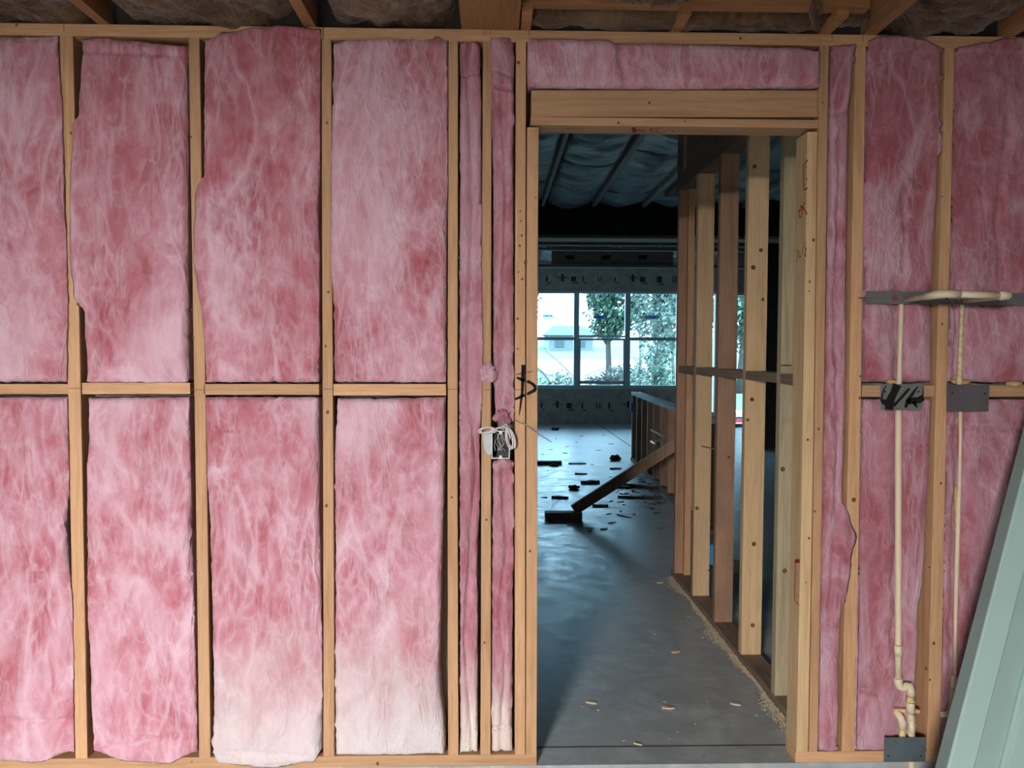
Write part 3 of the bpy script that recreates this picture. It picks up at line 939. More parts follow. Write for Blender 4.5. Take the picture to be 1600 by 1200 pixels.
batt([(60, 766), (140, 768), (300, 771), (450, 771), (560, 771), (620, 773), (650, 775), (664, 783)], [(58, 803), (140, 803), (300, 802), (640, 803), (664, 803)], [(766, 60), (780, 57), (803, 56)], [(772, 656), (785, 664), (803, 658)], (770, 805, 52, 672, 769, 804),
     'narrow pink insulation strip above the electrical box', mat=PINK2, bulge=.004, edge=.010, seed=10, crease=[('h', [(770, 135), (803, 140)], .005, .014), ('h', [(778, 113), (800, 120)], .004, .010), ('v', [(150, 785), (300, 790), (520, 786), (625, 786)], .006, .012), ('h', [(776, 636), (802, 640)], .004, .012)])
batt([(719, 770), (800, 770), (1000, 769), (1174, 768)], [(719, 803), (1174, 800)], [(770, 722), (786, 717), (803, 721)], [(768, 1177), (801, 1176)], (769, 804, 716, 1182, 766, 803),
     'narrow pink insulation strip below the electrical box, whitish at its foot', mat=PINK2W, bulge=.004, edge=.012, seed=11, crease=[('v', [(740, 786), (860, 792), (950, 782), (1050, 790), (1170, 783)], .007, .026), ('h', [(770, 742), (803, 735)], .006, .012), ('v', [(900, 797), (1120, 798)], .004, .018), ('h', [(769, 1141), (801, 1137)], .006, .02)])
batt([(60, 824), (137, 824)], [(60, 1281), (137, 1281)], [(824, 61), (940, 62), (968, 67), (1100, 70), (1240, 74), (1281, 80)], [(824, 136), (1000, 138), (1281, 137)], (823, 1281, 58, 141, 823, 1281),
     'long low pink insulation piece filling the gap over the doorway header', seed=12, bulge=.02, crease=[('v', [(62, 962), (95, 968), (137, 976)], .010, .020), ('v', [(100, 1055), (137, 1060)], .012, .008)], step=.006)
batt([(70, 1301), (200, 1298), (450, 1295), (600, 1292), (840, 1286), (1000, 1281), (1165, 1279)], [(72, 1337), (120, 1334), (180, 1328), (310, 1325), (600, 1324), (780, 1318), (812, 1328), (838, 1338), (870, 1330), (990, 1314), (1165, 1310)], [(1300, 72), (1337, 70)], [(1279, 1172), (1310, 1173)], (1296, 1338, 66, 1176, 1278, 1316),
     'narrow pink insulation strip right of the doorway, swelling over the stud low down', mat=PINK2, bulge=.006, edge=.014, seed=13, crease=[('v', [(220, 1312), (400, 1310), (470, 1306), (600, 1308), (640, 1310), (790, 1306)], .005, .028), ('v', [(830, 1305), (900, 1300), (960, 1297)], .006, .02), ('h', [(1301, 178), (1326, 172)], .006, .008)])
batt([(60, 1356), (300, 1353), (597, 1349)], [(75, 1474), (200, 1472), (300, 1468), (380, 1462), (480, 1459), (597, 1459)], [(1355, 64), (1375, 57), (1400, 56), (1440, 61), (1474, 76)], [(1349, 597), (1459, 597)], (1354, 1477, 66, 600, 1348, 1462),
     'pink insulation batt right of the doorway behind the first pipe, upper row', mat=PINK2, seed=14, bulge=.0, edge=.016, amp=.75, crease=[('v', [(440, 1408), (480, 1408), (597, 1405)], .022, .034), ('h', [(1345, 465), (1480, 466)], .022, .022), ('v', [(300, 1416), (420, 1416)], .010, .012)])
batt([(621, 1348), (800, 1343), (1000, 1337), (1170, 1334)], [(621, 1458), (700, 1456), (838, 1449), (900, 1446), (962, 1438), (1097, 1434), (1170, 1436)], [(1347, 624), (1458, 624)], [(1334, 1171), (1436, 1172)], (1347, 1461, 620, 1176, 1337, 1447),
     'pink insulation batt right of the doorway behind the first pipe, lower row', mat=PINK2, seed=15, bulge=.0, edge=.014, amp=.75, crease=[('v', [(600, 1404), (1180, 1404)], .020, .012), ('v', [(1060, 1418), (1190, 1418)], .03, .025), ('v', [(650, 1408), (800, 1402), (1000, 1398)], .010, .010), ('h', [(1340, 1078), (1375, 1085)], .008, .012), ('v', [(1085, 1373), (1120, 1380)], .008, .010)])
batt([(70, 1496), (110, 1496), (190, 1490), (300, 1486), (400, 1483), (597, 1485)], [(70, 1735), (597, 1715)], [(1496, 74), (1540, 67), (1570, 60), (1640, 58), (1735, 60)], [(1485, 597), (1735, 598)], (1491, 1738, 66, 600, 1482, 1722),
     'pink insulation batt at the right picture edge, upper row', mat=PINK2, seed=16, bulge=.0, edge=.016, amp=.75, crease=[('v', [(440, 1503), (480, 1503), (597, 1499)], .020, .034), ('h', [(1480, 466), (1720, 470)], .022, .022), ('v', [(200, 1575), (330, 1560), (430, 1566)], .012, .012)])
batt([(621, 1483), (700, 1481), (760, 1478), (1165, 1469)], [(621, 1720), (1165, 1700)], [(1483, 624), (1720, 624)], [(1469, 1170), (1710, 1170)], (1481, 1722, 620, 1176, 1467, 1700),
     'pink insulation batt at the right picture edge, lower row, behind the leaning frame', mat=PINK2, seed=17, bulge=.0, edge=.016, amp=.75, crease=[('v', [(640, 1500), (760, 1499), (1000, 1493), (1120, 1487)], .020, .026), ('v', [(640, 1500), (800, 1498), (1000, 1492)], .008, .012), ('h', [(1490, 668), (1600, 672)], .006, .008)])


# ------------------------------------------------------------------ lumps and tufts
def lump(name, c, s, mat, label, cat='insulation', seed=0, amp=.25, freq=9, nu=40, nv=24, pw=.6, parent=None, group=None, fray=0.012):
    mb = MB()
    c = Vector(c)
    for j in range(nv + 1):
        th = math.pi * (j / nv) - math.pi / 2
        for i in range(nu):
            ph = 2 * math.pi * i / nu
            f = lambda q, e: math.copysign(abs(q) ** e, q)
            x = f(math.cos(th), pw) * f(math.cos(ph), pw); y = f(math.cos(th), pw) * f(math.sin(ph), pw); z = f(math.sin(th), pw)
            p = Vector((x * s[0], y * s[1], z * s[2]))
            q = p + c + Vector((seed, seed * 2, 0))
            k = fbm(q * freq, 4) * amp * min(s) + fbm(q * freq * 5, 3) * fray
            p += Vector((x, y, z)).normalized() * k
            mb.v.append(c + p)
    for j in range(nv):
        for i in range(nu):
            a = j * nu + i; b_ = j * nu + (i + 1) % nu
            mb.f.append((a, b_, b_ + nu, a + nu)); mb.m.append(0)
    o = mb.build(name, mat, parent=parent, smooth=True)
    if parent is None: thing(o, label, cat, group)
    return o


p = atY(762, 582, -.012)
lump('insulation_tuft', (p.x, -.012, p.z), (.024, .009, .032), PINK2, 'small pink tuft pulled across the thin stud above the electrical box', seed=3, amp=1.4, freq=42, nu=40, nv=28, pw=.8, fray=.004)
p = atY(785, 652, -.004)
lump('insulation_tuft', (p.x, -.004, p.z), (.026, .012, .022), PINK2, 'pink tuft hanging just above the electrical box', seed=5, amp=1.2, freq=42, nu=40, nv=28, pw=.8, fray=.004)

# brown wool above the plate, between the joists
def wool(pxl, pxr, pyb, label, seed, Y=-.12, depth=.5, h=.10, drop=0.0):
    a = atY(pxl, pyb, Y); b_ = atY(pxr, pyb, Y)
    zb = min(a.z, b_.z) - drop
    zb = max(zb, ZP + 0.012) if Y + depth > 0 else zb
    return lump('wool_batt', ((a.x + b_.x) / 2, Y + depth / 2 - .30, zb + h), ((b_.x - a.x) / 2, depth / 2, h), BROWN, label, seed=seed, amp=.35, freq=9, nu=90, nv=50, pw=.5, fray=.009)


wool(-60, 140, 24, 'brown wool above the top plate in the upper left corner', 1, Y=-.02, depth=.5)
wool(186, 450, 40, 'large brown wool batt sagging over the left top plate', 2, Y=-.02, depth=.56)
wool(508, 706, 30, 'brown wool above the fourth bay, left of the central beam', 3, Y=-.02, depth=.5)
wool(1385, 1566, 44, 'dark brown wool sagging between the two right joists', 4, Y=-.02, depth=.54)
wool(1610, 1700, 34, 'brown wool beyond the last right joist', 6, Y=-.02, depth=.5)
p = atY(1015, -12, -.22)
lump('wool_batt', (p.x, -.24, p.z + .045), (.155, .07, .075), flat('pale_brown_wool_base', (0.2, 0.15, 0.1)) if False else BROWN, 'brown and white wool bunch hanging in front of the board over the doorway', seed=8, amp=.35, freq=12, nu=60, nv=40, fray=.008)
p = atY(1278, 14, -.20)
lump('wool_tuft', (p.x, -.18, p.z), (.016, .016, .050), BROWN, 'small wool tuft hanging over the board right of the doorway', seed=9, amp=.7, freq=30, nu=30, nv=24, fray=.004)
lump('wool_batt', (atY(1060, 36, 0).x, -.02, ZP + .05), (.60, .05, .042), BROWN, 'long brown wool strip in the slot above the doorway top plate', seed=10, amp=.35, freq=14, nu=90, nv=30, fray=.005)

# joists of the garage ceiling
def joist(pxl, py, wd, label, h=.235, yb=.03, mat=WO):
    x0 = atZ(pxl, py, ZP + .002).x
    y = atZ(pxl, py, ZP + .002).y
    mb = MB().box((x0, -4.98, ZP + .0005), (x0 + wd, yb, ZP + h))
    return thing(mb.build('ceiling_joist', mat, bevel=.002), label, 'joist')


joist(151, 36, .038, 'ceiling joist running overhead between the two left wool batts')
joist(473, 38, .038, 'ceiling joist overhead, right of the large sagging wool batt')
x0 = atY(721, 38).x; x1 = atY(811, 38).x
thing(MB().box((x0, -4.98, ZP + .0005), (x1, .03, ZP + .28)).build('ceiling_beam', WO, bevel=.002), 'wide wooden beam overhead, left of the doorway', 'beam')
joist(1357, 48, .040, 'ceiling joist overhead, just right of the doorway board')
joist(1577, 50, .040, 'ceiling joist overhead at the upper right corner')
xb0 = atY(813, 30, -.10).x; xb1 = atY(1352, 30, -.10).x
thing(MB().box((xb0 + .002, -.135, ZP + .024), (xb1 - .002, -.095, ZP + .26)).build('ceiling_board', WOX, bevel=.002), 'long board on edge above the doorway, between the beam and a joist', 'board')
for i, (a, b_) in enumerate(((814, 830), (1051, 1068), (1286, 1304))):
    xx = atY(a, 38, -.03).x; xy = atY(b_, 38, -.03).x
    thing(MB().box((xx, -.13, ZP + .0005), (xy, .03, ZP + .0235)).build('spacer_block', WOX, bevel=.001),
          ('small block under the long board, beside the wide beam', 'small block under the middle of the long board over the doorway', 'small block under the right end of the long board over the doorway')[i], 'block')

# ------------------------------------------------------------------ electrical box and cable
eb = empty('electrical_box', (atY(779, 692).x, -.012, atY(779, 692).z), 'small electrical box with loose wires, nailed to the thin stud left of the doorway', 'electrical box')
x0, x1 = atY(768, 692, -.012).x, atY(796.5, 692, -.012).x
z0, z1 = atY(780, 717, -.012).z, atY(780, 673, -.012).z
q = MB()
tk = .003
q.box((x0, -.012, z0), (x0 + tk, .05, z1)); q.box((x1 - tk, -.012, z0), (x1, .05, z1)); q.box((x0 + tk, -.012, z1 - tk), (x1 - tk, .05, z1)); q.box((x0 + tk, -.012, z0), (x1 - tk, .05, z0 + tk))
q.build('box_rim', flat('light_box_rim', (0.62, 0.66, 0.70), .5), eb)
TABG = flat('tab_grey', (0.7, 0.72, 0.75), .5)
MB().box((x0 + tk, .047, z0 + tk), (x1 - tk, .05, z1 - tk)).build('box_back', BOXD, eb)
MB().box((x0 + tk + .0003, -.008, z0 + tk), (x0 + tk + .0010, .046, z1 - tk)).build('box_lining', BOXD, eb)
MB().box((x1 - tk - .0010, -.008, z0 + tk), (x1 - tk - .0003, .046, z1 - tk)).build('box_lining', BOXD, eb)
for zz in (z1 - .006, z0 + .006):
    q = MB()
    q.disc(((x0 + x1) / 2, -.014, zz), (0, -1, 0), .0045)
    q.box(((x0 + x1) / 2 - .005, -.0135, zz - .005), ((x0 + x1) / 2 + .005, -.012, zz + .005))
    q.build('screw_tab', TABG, eb)
# side bracket plate on the stud
zz0, zz1 = atY(760, 708, 0).z, atY(760, 676, 0).z
xl0 = atY(755, 690, 0).x
q = MB()
poly = [(x0, zz1 + .004), (xl0 + .002, zz1), (xl0, (zz0 + zz1) / 2 + .01), (xl0 + .004, zz0 + .012), (xl0 + .016, zz0 - .006), (x0, zz0 - .003)]
q.add([(a, -.0045, c) for a, c in poly] + [(a, -.001, c) for a, c in poly], [tuple(range(5, -1, -1)), tuple(range(6, 12))] + [(i, (i + 1) % 6, 6 + (i + 1) % 6, 6 + i) for i in range(6)])
q.build('side_bracket', BOXG, eb)
q = MB()
rng = random.Random(4)
for k in range(6):
    xx = x0 + .010 + k * .006
    pts = [(xx + rng.uniform(-.004, .004) + .004 * math.sin(s * 1.3 + k), .03 - s * .006 + rng.uniform(-.002, .002), z1 - .012 - s * .009) for s in range(7)]
    q.tube(pts, .0013, 6)
q.build('wire', flat('grey_wire', (0.4, 0.4, 0.42), .5), eb)
q = MB()
for k in range(3):
    pts = [(x1 - .008 - k * .003 + .003 * math.sin(s), .02 - s * .004, z1 - .014 - s * .007) for s in range(5)]
    q.tube(pts, .0022, 6)
q.build('red_wire', REDW, eb)['label'] = 'red wires'


def coil(cx, cz, rx, rz, turns, ang, y0, seed, label):
    rng = random.Random(seed)
    q = MB()
    pts = []
    n = turns * 18
    for i in range(n + 1):
        a = 2 * math.pi * i / 18
        tno = i / 18
        rxx = rx * (1 + .16 * math.sin(tno * 2.1 + seed)); rzz = rz * (1 + .10 * math.cos(tno * 1.7))
        u, v = rxx * math.cos(a), rzz * math.sin(a)
        px_ = cx + u * math.cos(ang) - v * math.sin(ang) + .004 * math.sin(tno * 2.9)
        pz_ = cz + u * math.sin(ang) + v * math.cos(ang)
        pts.append((px_, y0 - .0022 * (tno % 4) - .003 * math.sin(a), pz_))
    q.tube(pts, .0021, 7)
    return q


pc = atY(760.5, 672, -.02)
q = coil(pc.x, pc.z, .022, .009, 4, .12, -.020, 1, '')
pr = atY(780, 669, -.02)
q.tube([(pc.x + .018, -.022, pc.z + .006), (pc.x + .03, -.024, pc.z + .002), (pr.x, -.026, pr.z + .004), (pr.x + .016, -.026, pr.z - .004)], .0021, 7)
q.tube([(pc.x + .018, -.024, pc.z + .002), (pc.x + .034, -.026, pc.z + .007), (pr.x, -.03, pr.z + .0), (pr.x + .016, -.028, pr.z + .003)], .0021, 7)
q.tube([(pc.x + .01, -.024, pc.z - .006), (pc.x + .026, -.022, pc.z - .008), (pr.x - .006, -.022, pr.z - .005)], .0021, 7)
thing(q.build('cable_coil', CABLE, smooth=True), 'small flat coil of white cable over the upper left of the electrical box', 'cable')
pd = atY(797, 685, -.02)
q = coil(pd.x, pd.z, .011, .032, 6, .22, -.022, 2, '')
pe = atY(791, 668, -.02)
q.tube([(pe.x - .02, -.02, pe.z - .002), (pe.x - .008, -.03, pe.z + .006), (pe.x + .004, -.032, pe.z - .01), (pd.x + .004, -.032, pd.z)], .0021, 7)
q.tube([(pe.x - .016, -.02, pe.z + .003), (pe.x, -.032, pe.z + .012), (pe.x + .006, -.034, pe.z - .008), (pd.x - .002, -.034, pd.z + .01)], .0021, 7)
thing(q.build('cable_coil', CABLE, smooth=True), 'long loop coil of white cable hanging on the right side of the electrical box', 'cable')
# thin grey wire end sticking out across the doorway edge
a0, a1, a2, a3 = atY(803, 656, -.003), atY(822, 664, -.006), atY(838, 676, -.012), atY(862, 691, -.04)
thing(MB().tube([a0, a1, a2, a3], [.0016, .0028, .0030, .0012], 6).build('wire_end', flat('dull_brown_wire', (0.30, 0.24, 0.22), .6), smooth=True), 'thin dull wire end sticking across the left doorway edge', 'wire')

# ------------------------------------------------------------------ plumbing on the right
def pipe_thing(name, label, cat='pipe'):
    return None


def Y_(px, py, Y): return atY(px, py, Y)


YPp = -.006
SEAM = flat('brown_glue_seam', (0.20, 0.13, 0.05), 0.6)
pip = empty('water_pipe', atY(1404, 900, YPp), 'left cream water pipe from the strap down to the bottom steel plate', 'pipe')
MB().tube([Y_(1408.5, 462, .015), Y_(1408.5, 480, .0), Y_(1406, 560, -.004), Y_(1405, 597, -.0165), Y_(1404, 612, -.0225)], [.0068, .0075, .0078, .0085, .0085], 14).build('pipe_run', CREAM, pip, smooth=True)
MB().tube([Y_(1404, 638, -.0185), Y_(1403.8, 660, -.016), Y_(1403.5, 1008, -.016), Y_(1403.5, 1060, -.016)], [.0100, .0104, .0104, .0104], 16).build('pipe_run', CREAM, pip, smooth=True)
MB().tube([Y_(1403.5, 1006, -.016), Y_(1403.5, 1024, -.016)], .0128, 16).build('coupling', CREAM, pip, smooth=True)
e1 = [Y_(1403.5, 1058, -.016), Y_(1403.5, 1066, -.016), Y_(1405.5, 1072, -.016), Y_(1411, 1075, -.018), Y_(1416, 1072, -.020), Y_(1421, 1072, -.022), Y_(1423, 1078, -.024), Y_(1423, 1088, -.024)]
MB().tube(e1, .0134, 16).build('elbow', CREAM, pip, smooth=True)
MB().tube([Y_(1422.5, 1086, -.024), Y_(1422.5, 1098, -.024)], .0112, 14).build('pipe_band', flat('yellowed_glue_band', (0.66, 0.50, 0.16), .5, var=.3, vs=80), pip, smooth=True)
MB().tube([Y_(1422.5, 1094, -.024), Y_(1422.5, 1114, -.024)], .0136, 16).build('coupling', CREAM, pip, smooth=True)
MB().tube([Y_(1423, 1112, -.024), Y_(1424, 1150, -.016), Y_(1424, 1170, -.014)], .0108, 14).build('pipe_run', flat('speckled_cream_pipe', (0.66, 0.60, 0.42), .5, var=.35, vs=90), pip, smooth=True)
MB().tube([Y_(1424, 1186, -.014), Y_(1424, 1235, -.014)], .0108, 14).build('pipe_run', CREAM, pip, smooth=True)
for (sx_, sy_, yy_, rr_) in ((1403.5, 1006.5, -.016, .0131), (1403.5, 1058.5, -.016, .0138), (1422.5, 1087, -.024, .0137), (1422.5, 1096, -.024, .0139), (1423, 1113.5, -.024, .0139)):
    MB().tube([Y_(sx_, sy_, yy_), Y_(sx_, sy_ + .9, yy_)], rr_, 16).build('glue_seam', SEAM, pip, smooth=True)
br = empty('pipe_branch', atY(1410, 1130, -.01), 'short cream branch pipe bending left beside the left pipe foot', 'pipe')
MB().tube([Y_(1400, 1110, .015), Y_(1402, 1114, .0), Y_(1407, 1121, -.010), Y_(1410, 1128, -.014), Y_(1410, 1139, -.014)], .0124, 14).build('elbow', CREAM, br, smooth=True)
MB().tube([Y_(1410, 1137, -.014), Y_(1409.5, 1165, -.014)], .0104, 14).build('pipe_run', flat('yellowed_pipe', (0.66, 0.52, 0.25), .5, var=.2, vs=50), br, smooth=True)
thing(MB().bar(Y_(1396, 1109, .004), Y_(1436, 1111, .004), .012, .014, (0, 0, 1)).build('pipe_cross_stub', flat('peach_plastic', (0.70, 0.44, 0.26), .5), bevel=.002), 'short peach plastic stub behind the left pipe foot', 'fitting')

pip2 = empty('water_pipe', atY(1495, 850, .004), 'right cream water pipe from the strap down beside the leaning frame', 'pipe')
MB().tube([Y_(1503, 464, .015), Y_(1503.5, 480, .0), Y_(1501, 540, -.004), Y_(1499, 590, -.018), Y_(1498.5, 612, -.024)], [.0062, .0066, .007, .0085, .0085], 12).build('pipe_run', flat('foam_flecked_pipe', (0.62, 0.52, 0.30), .5, var=.35, vs=70), pip2, smooth=True)
MB().tube([Y_(1500.5, 640, -.010), Y_(1500.5, 690, -.004), Y_(1499, 760, -.006), Y_(1495, 880, -.006), Y_(1493, 960, -.002), Y_(1492, 1060, -.004)], [.0062, .0052, .0062, .0080, .0060, .0058], 12).build('pipe_run', CREAM, pip2, smooth=True)
MB().tube([Y_(1491.5, 1056, -.004), Y_(1490, 1075, -.006)], .0098, 12).build('coupling', CREAM, pip2, smooth=True)
MB().tube([Y_(1488, 1073, -.006), Y_(1486.5, 1104, -.008)], .0078, 12).build('pipe_run', CREAM, pip2, smooth=True)
MB().tube([Y_(1486, 1102, -.008), Y_(1485.5, 1111, -.010), Y_(1480, 1116, -.012), Y_(1470, 1116.5, -.012)], .0094, 12).build('elbow', CREAM, pip2, smooth=True)
q = MB().bar(Y_(1493, 760, .0), Y_(1494, 890, -.004), .006, .004, (1, 0, 0)); q.build('foam_trace', FOAM, pip2)['label'] = 'yellow foam smeared along the pipe'

# strap
stp = empty('metal_strap', atY(1475, 466, -.002), 'grey perforated metal strap across the right studs', 'bracket')
a = atY(1352.5, 455, -.001); b_ = atY(1352.5, 474.5, -.001); c = atY(1720, 460, -.001); d = atY(1720, 479, -.001)
MB().hexa([(b_.x, -.0035, b_.z), (d.x, -.0035, d.z), (c.x, -.0035, c.z), (a.x, -.0035, a.z), (b_.x, -.0012, b_.z), (d.x, -.0012, d.z), (c.x, -.0012, c.z), (a.x, -.0012, a.z)]).build('strap_body', STEELL, stp)
q = MB()
for k in range(7): MB().disc(tuple(Y_(1357 + 5 * k, 465.5, -.0042)), (0, -1, 0), .0014).build('small_hole', BLK, stp)
MB().disc(tuple(Y_(1480, 466.5, -.0045)), (0, -1, 0), .0045).build('screw_head', BLK, stp)
MB().disc(tuple(Y_(1398.5, 465.5, -.0042)), (0, -1, 0), .0105, seg=20).build('large_hole', HOLE, stp)
MB().disc(tuple(Y_(1494, 467.5, -.0042)), (0, -1, 0), .0095, seg=20).build('large_hole', HOLE, stp)
MB().tube([Y_(1341, 465.5, -.0015), Y_(1353, 465.5, -.0045)], .0014, 6).build('nail', BLK, stp)
lp = empty('pipe_loop', atY(1490, 464, -.1), 'thick cream pipe loop standing out from the strap', 'pipe')
s1a, s1b = Y_(1416, 468.5, -.006), None
s2a = Y_(1508, 470, -.006)
f1 = Y_(1474, 459.5, -.215); f2 = Y_(1578, 461.5, -.215)
dd = Vector((0, 1, 0))
MB().tube([s1a, s1a.lerp(f1, .5), f1 + Vector((-.012, .05, -.001))], .0088, 14).build('pipe_stub', CREAM, lp, smooth=True)
MB().tube([s2a, s2a.lerp(f2, .5), f2 + Vector((-.002, .03, -.001))], .0088, 14).build('pipe_stub', flat('cream_pipe_worn', (0.60, 0.50, 0.34), .4), lp, smooth=True)
MB().tube([f1 + Vector((-.020, .07, -.003)), f1 + Vector((-.006, .014, 0)), f1 + Vector((.008, .002, .001)), f1 + Vector((.05, 0, 0))], [.0115, .0125, .0125, .0125], 16).build('elbow', CREAM, lp, smooth=True)
MB().tube([f1 + Vector((.045, 0, 0)), f2 + Vector((-.03, 0, 0))], .0108, 16).build('pipe_run', CREAM, lp, smooth=True)
MB().tube([f2 + Vector((-.035, 0, 0)), f2 + Vector((-.006, .002, 0)), f2 + Vector((0, .012, 0)), f2 + Vector((0, .04, -.001))], [.0125, .0125, .0125, .012], 16).build('elbow', CREAM, lp, smooth=True)


def plate(px0, px1, py0, py1, Y, label, holes, mat=STEEL, name='nail_plate'):
    e = empty(name, atY((px0 + px1) / 2, py1, Y), label, 'steel plate')
    a = atY(px0, py1, Y); c = atY(px1, py0, Y)
    mb = MB().box((a.x, Y, a.z), (c.x, Y + .0022, c.z)); mb.build('plate', mat, e, bevel=.0008)
    for h in holes: MB().disc(tuple(Y_(h[0], h[1], Y - .0006)), (0, -1, 0), .0034).build('screw_head', BLK, e)
    return e


pl1 = plate(1375, 1443, 600, 641, -.032, 'steel nail plate smeared with black paint over the left pipe', [(1383, 612), (1435, 612)], flat('bright_galvanised_steel', (0.30, 0.32, 0.33), .42, .6, var=.12, vs=30))
q = MB()
K = lambda pts: [Y_(a, b_, -.0328) for a, b_ in pts]
cl = []
q.ribbon(K([(1402, 601), (1397, 613), (1391, 625), (1389, 640)]), [.030, .024, .028, .030], (0, -1, 0))
q.ribbon(K([(1375.5, 624), (1381, 628), (1390, 631), (1394, 632)]), [.006, .018, .020, .02], (0, -1, 0))
q.ribbon(K([(1385, 602), (1380, 612), (1377, 624)]), [.003, .005, .006], (0, -1, 0))
q.ribbon(K([(1421, 607), (1413, 616), (1403, 627), (1396, 634)]), [.008, .010, .009, .012], (0, -1, 0))
q.ribbon(K([(1434, 604), (1426, 615), (1418, 627), (1415, 637)]), [.004, .010, .014, .010], (0, -1, 0))
q.ribbon(K([(1418, 628), (1427, 626), (1436, 625), (1442.5, 621)]), [.018, .020, .022, .020], (0, -1, 0))
q.ribbon(K([(1428, 628), (1433, 637)]), [.016, .004], (0, -1, 0))
q.ribbon(K([(1442.5, 603), (1442, 622)]), [.002, .006], (0, -1, 0))
q.build('black_smear', INK, pl1)
plate(1479, 1546, 601, 643, -.032, 'plain dark steel nail plate over the right pipe', [(1488, 614), (1539, 615)], flat('purplish_dark_steel', (0.165, 0.15, 0.17), .5, .5, var=.12, vs=10))
plate(1381, 1447, 1152, 1191, -.034, 'dark blue-grey steel nail plate at the foot of the left pipe', [(1388, 1181), (1439, 1181)], flat('blue_grey_steel', (0.16, 0.21, 0.24), .42, .5, var=.2, vs=18))
for px_, py_, sx, lab in ((1393, 597, .022, 'yellow-brown sealant foam where the left pipe enters the block'), (1500, 597, .030, 'yellow sealant foam where the right pipe enters the block'), (1582, 600, .024, 'pale foam crumbs on the block at the right edge')):
    pp = atY(px_, py_, .012)
    lump('sealant_foam', (pp.x, .006, pp.z + .001), (sx, .014, .008), FOAM, lab, 'foam', seed=px_, amp=.4, freq=60, nu=24, nv=12, fray=.002)

# ------------------------------------------------------------------ leaning pale door frame at the right
# image directions of its edges fix where it stands: foot on the garage slab, head against the studs
A0 = atZ(1431, 1395, -.085)
A1 = atY(1742, 190, -.085)
dirL = (A1 - A0).normalized()
view = (A0.lerp(A1, .4) - CAMP).normalized()
wdir = dirL.cross(view).normalized()
if wdir.x < 0: wdir = -wdir
ndir = wdir.cross(dirL).normalized()
if ndir.dot(view) > 0: ndir = -ndir
# turn the frame a little so its outer edge shows
ang = math.radians(28)
wd = (wdir * math.cos(ang) - ndir * math.sin(ang)).normalized()
nd = (ndir * math.cos(ang) + wdir * math.sin(ang)).normalized()
fr0 = empty('leaning_door_frame', A0, 'pale grey-green painted door frame leaning at the right picture edge', 'door frame')


def prof(pts, name, mat, s0=0.0, s1=1.0):
    """pts (w,n) closed outline swept from foot to head"""
    mb = MB()
    P0 = A0.lerp(A1, s0); P1 = A0.lerp(A1, s1)
    n = len(pts)
    vs = [P0 + wd * a + nd * b_ for a, b_ in pts] + [P1 + wd * a + nd * b_ for a, b_ in pts]
    mb.add(vs, [tuple(range(n - 1, -1, -1)), tuple(range(n, 2 * n))] + [(i, (i + 1) % n, n + (i + 1) % n, n + i) for i in range(n)])
    return mb.build(name, mat, fr0, bevel=.0008)


Sx = 1.0
prof([(-.0025, -.060), (-.0025, -.003), (-.0002, -.0015), (-.0002, -.060)], 'jamb_back', PALED)  # thin strip on the side face, darker than the rest of the frame
prof([(0, -.060), (0, -.004), (.004, 0), (.064, 0), (.068, -.003), (.068, -.013), (.068, -.060)], 'side_jamb', PALE)
prof([(.0685, -.060), (.0685, -.013), (.150, -.040), (.150, -.060)], 'jamb_rebate', PALE)
prof([(.1505, -.060), (.1505, -.034), (.155, -.026), (.172, -.026), (.182, -.044), (.182, -.060)], 'door_stop', PALE)
prof([(.1825, -.060), (.1825, -.050), (.34, -.056), (.34, -.060)], 'door_panel', PALE)

# ------------------------------------------------------------------ partition beyond the doorway
XP = 1.1025
PW = .089
pz = .038
pt = 2.345
ys = {'F': .417, 'E': .820, 'D': 1.228, 'C': 1.636, 'A': 2.062}
mats = {'F': WG, 'E': WP, 'D': WR, 'C': WP, 'A': WR}
labs = {'F': 'nearest visible partition stud, greyish, just inside the right doorway edge', 'E': 'light knotty partition stud, second beyond the right doorway edge', 'D': 'reddish brown partition stud with a frayed foot, third beyond the doorway',
        'C': 'pale partition stud fourth beyond the doorway, blue box on its side', 'A': 'end stud of the partition, furthest back'}
kn_ = {'E': [(1179, 260), (1189, 391), (1177, 418), (1192, 468), (1175, 624), (1168, 656), (1178, 850), (1176, 977)], 'D': [(1139, 714)], 'C': [(1089, 794)], 'F': [(1223, 733), (1226, 892)], 'A': []}
PS = {}
for k, y in ys.items():
    mb = MB().box((XP, y, pz + .0004), (XP + PW, y + .038, pt - .0004))
    for a, b_ in kn_[k]:
        p = atY(a, b_, y - .0006)
        mb.disc(tuple(p), (0, -1, 0), random.uniform(.007, .011), 1)
    PS[k] = thing(mb.build('partition_stud', [mats[k], KNOT]), labs[k], 'stud')
thing(MB().box((XP, .11, pz + .0004), (XP + PW, .148, pt - .0004)).build('partition_stud', WG), 'partition stud against the insulated wall, hidden behind the right doorway edge', 'stud')
thing(MB().box((XP + .048, 2.024, pz + .0004), (XP + .086, 2.061, pt - .0004)).build('partition_cleat', WZ), 'narrow upright cleat nailed to the front of the partition end stud', 'board')
thing(MB().box((XP - .002, .108, .0005), (XP + PW + .002, 2.15, pz)).build('partition_bottom_plate', WDY, bevel=.0015), 'brown bottom plate of the partition on the slab', 'plate')
thing(MB().box((XP - .002, .108, pt), (XP + PW + .002, 2.15, pt + .038)).build('partition_top_plate', WDY, bevel=.0015), 'lower top plate over the partition studs', 'plate')
thing(MB().box((XP - .002, .108, pt + .0385), (XP + PW + .002, 2.45, pt + .0765)).build('partition_cap_plate', WDY, bevel=.0015), 'upper top plate doubled over the partition', 'plate')
thing(MB().box((XP + .0, 1.98, pt + .077), (XP + PW, 2.12, 3.6)).build('roof_post', WDY, bevel=.0015), 'dark post above the far end of the partition', 'post')
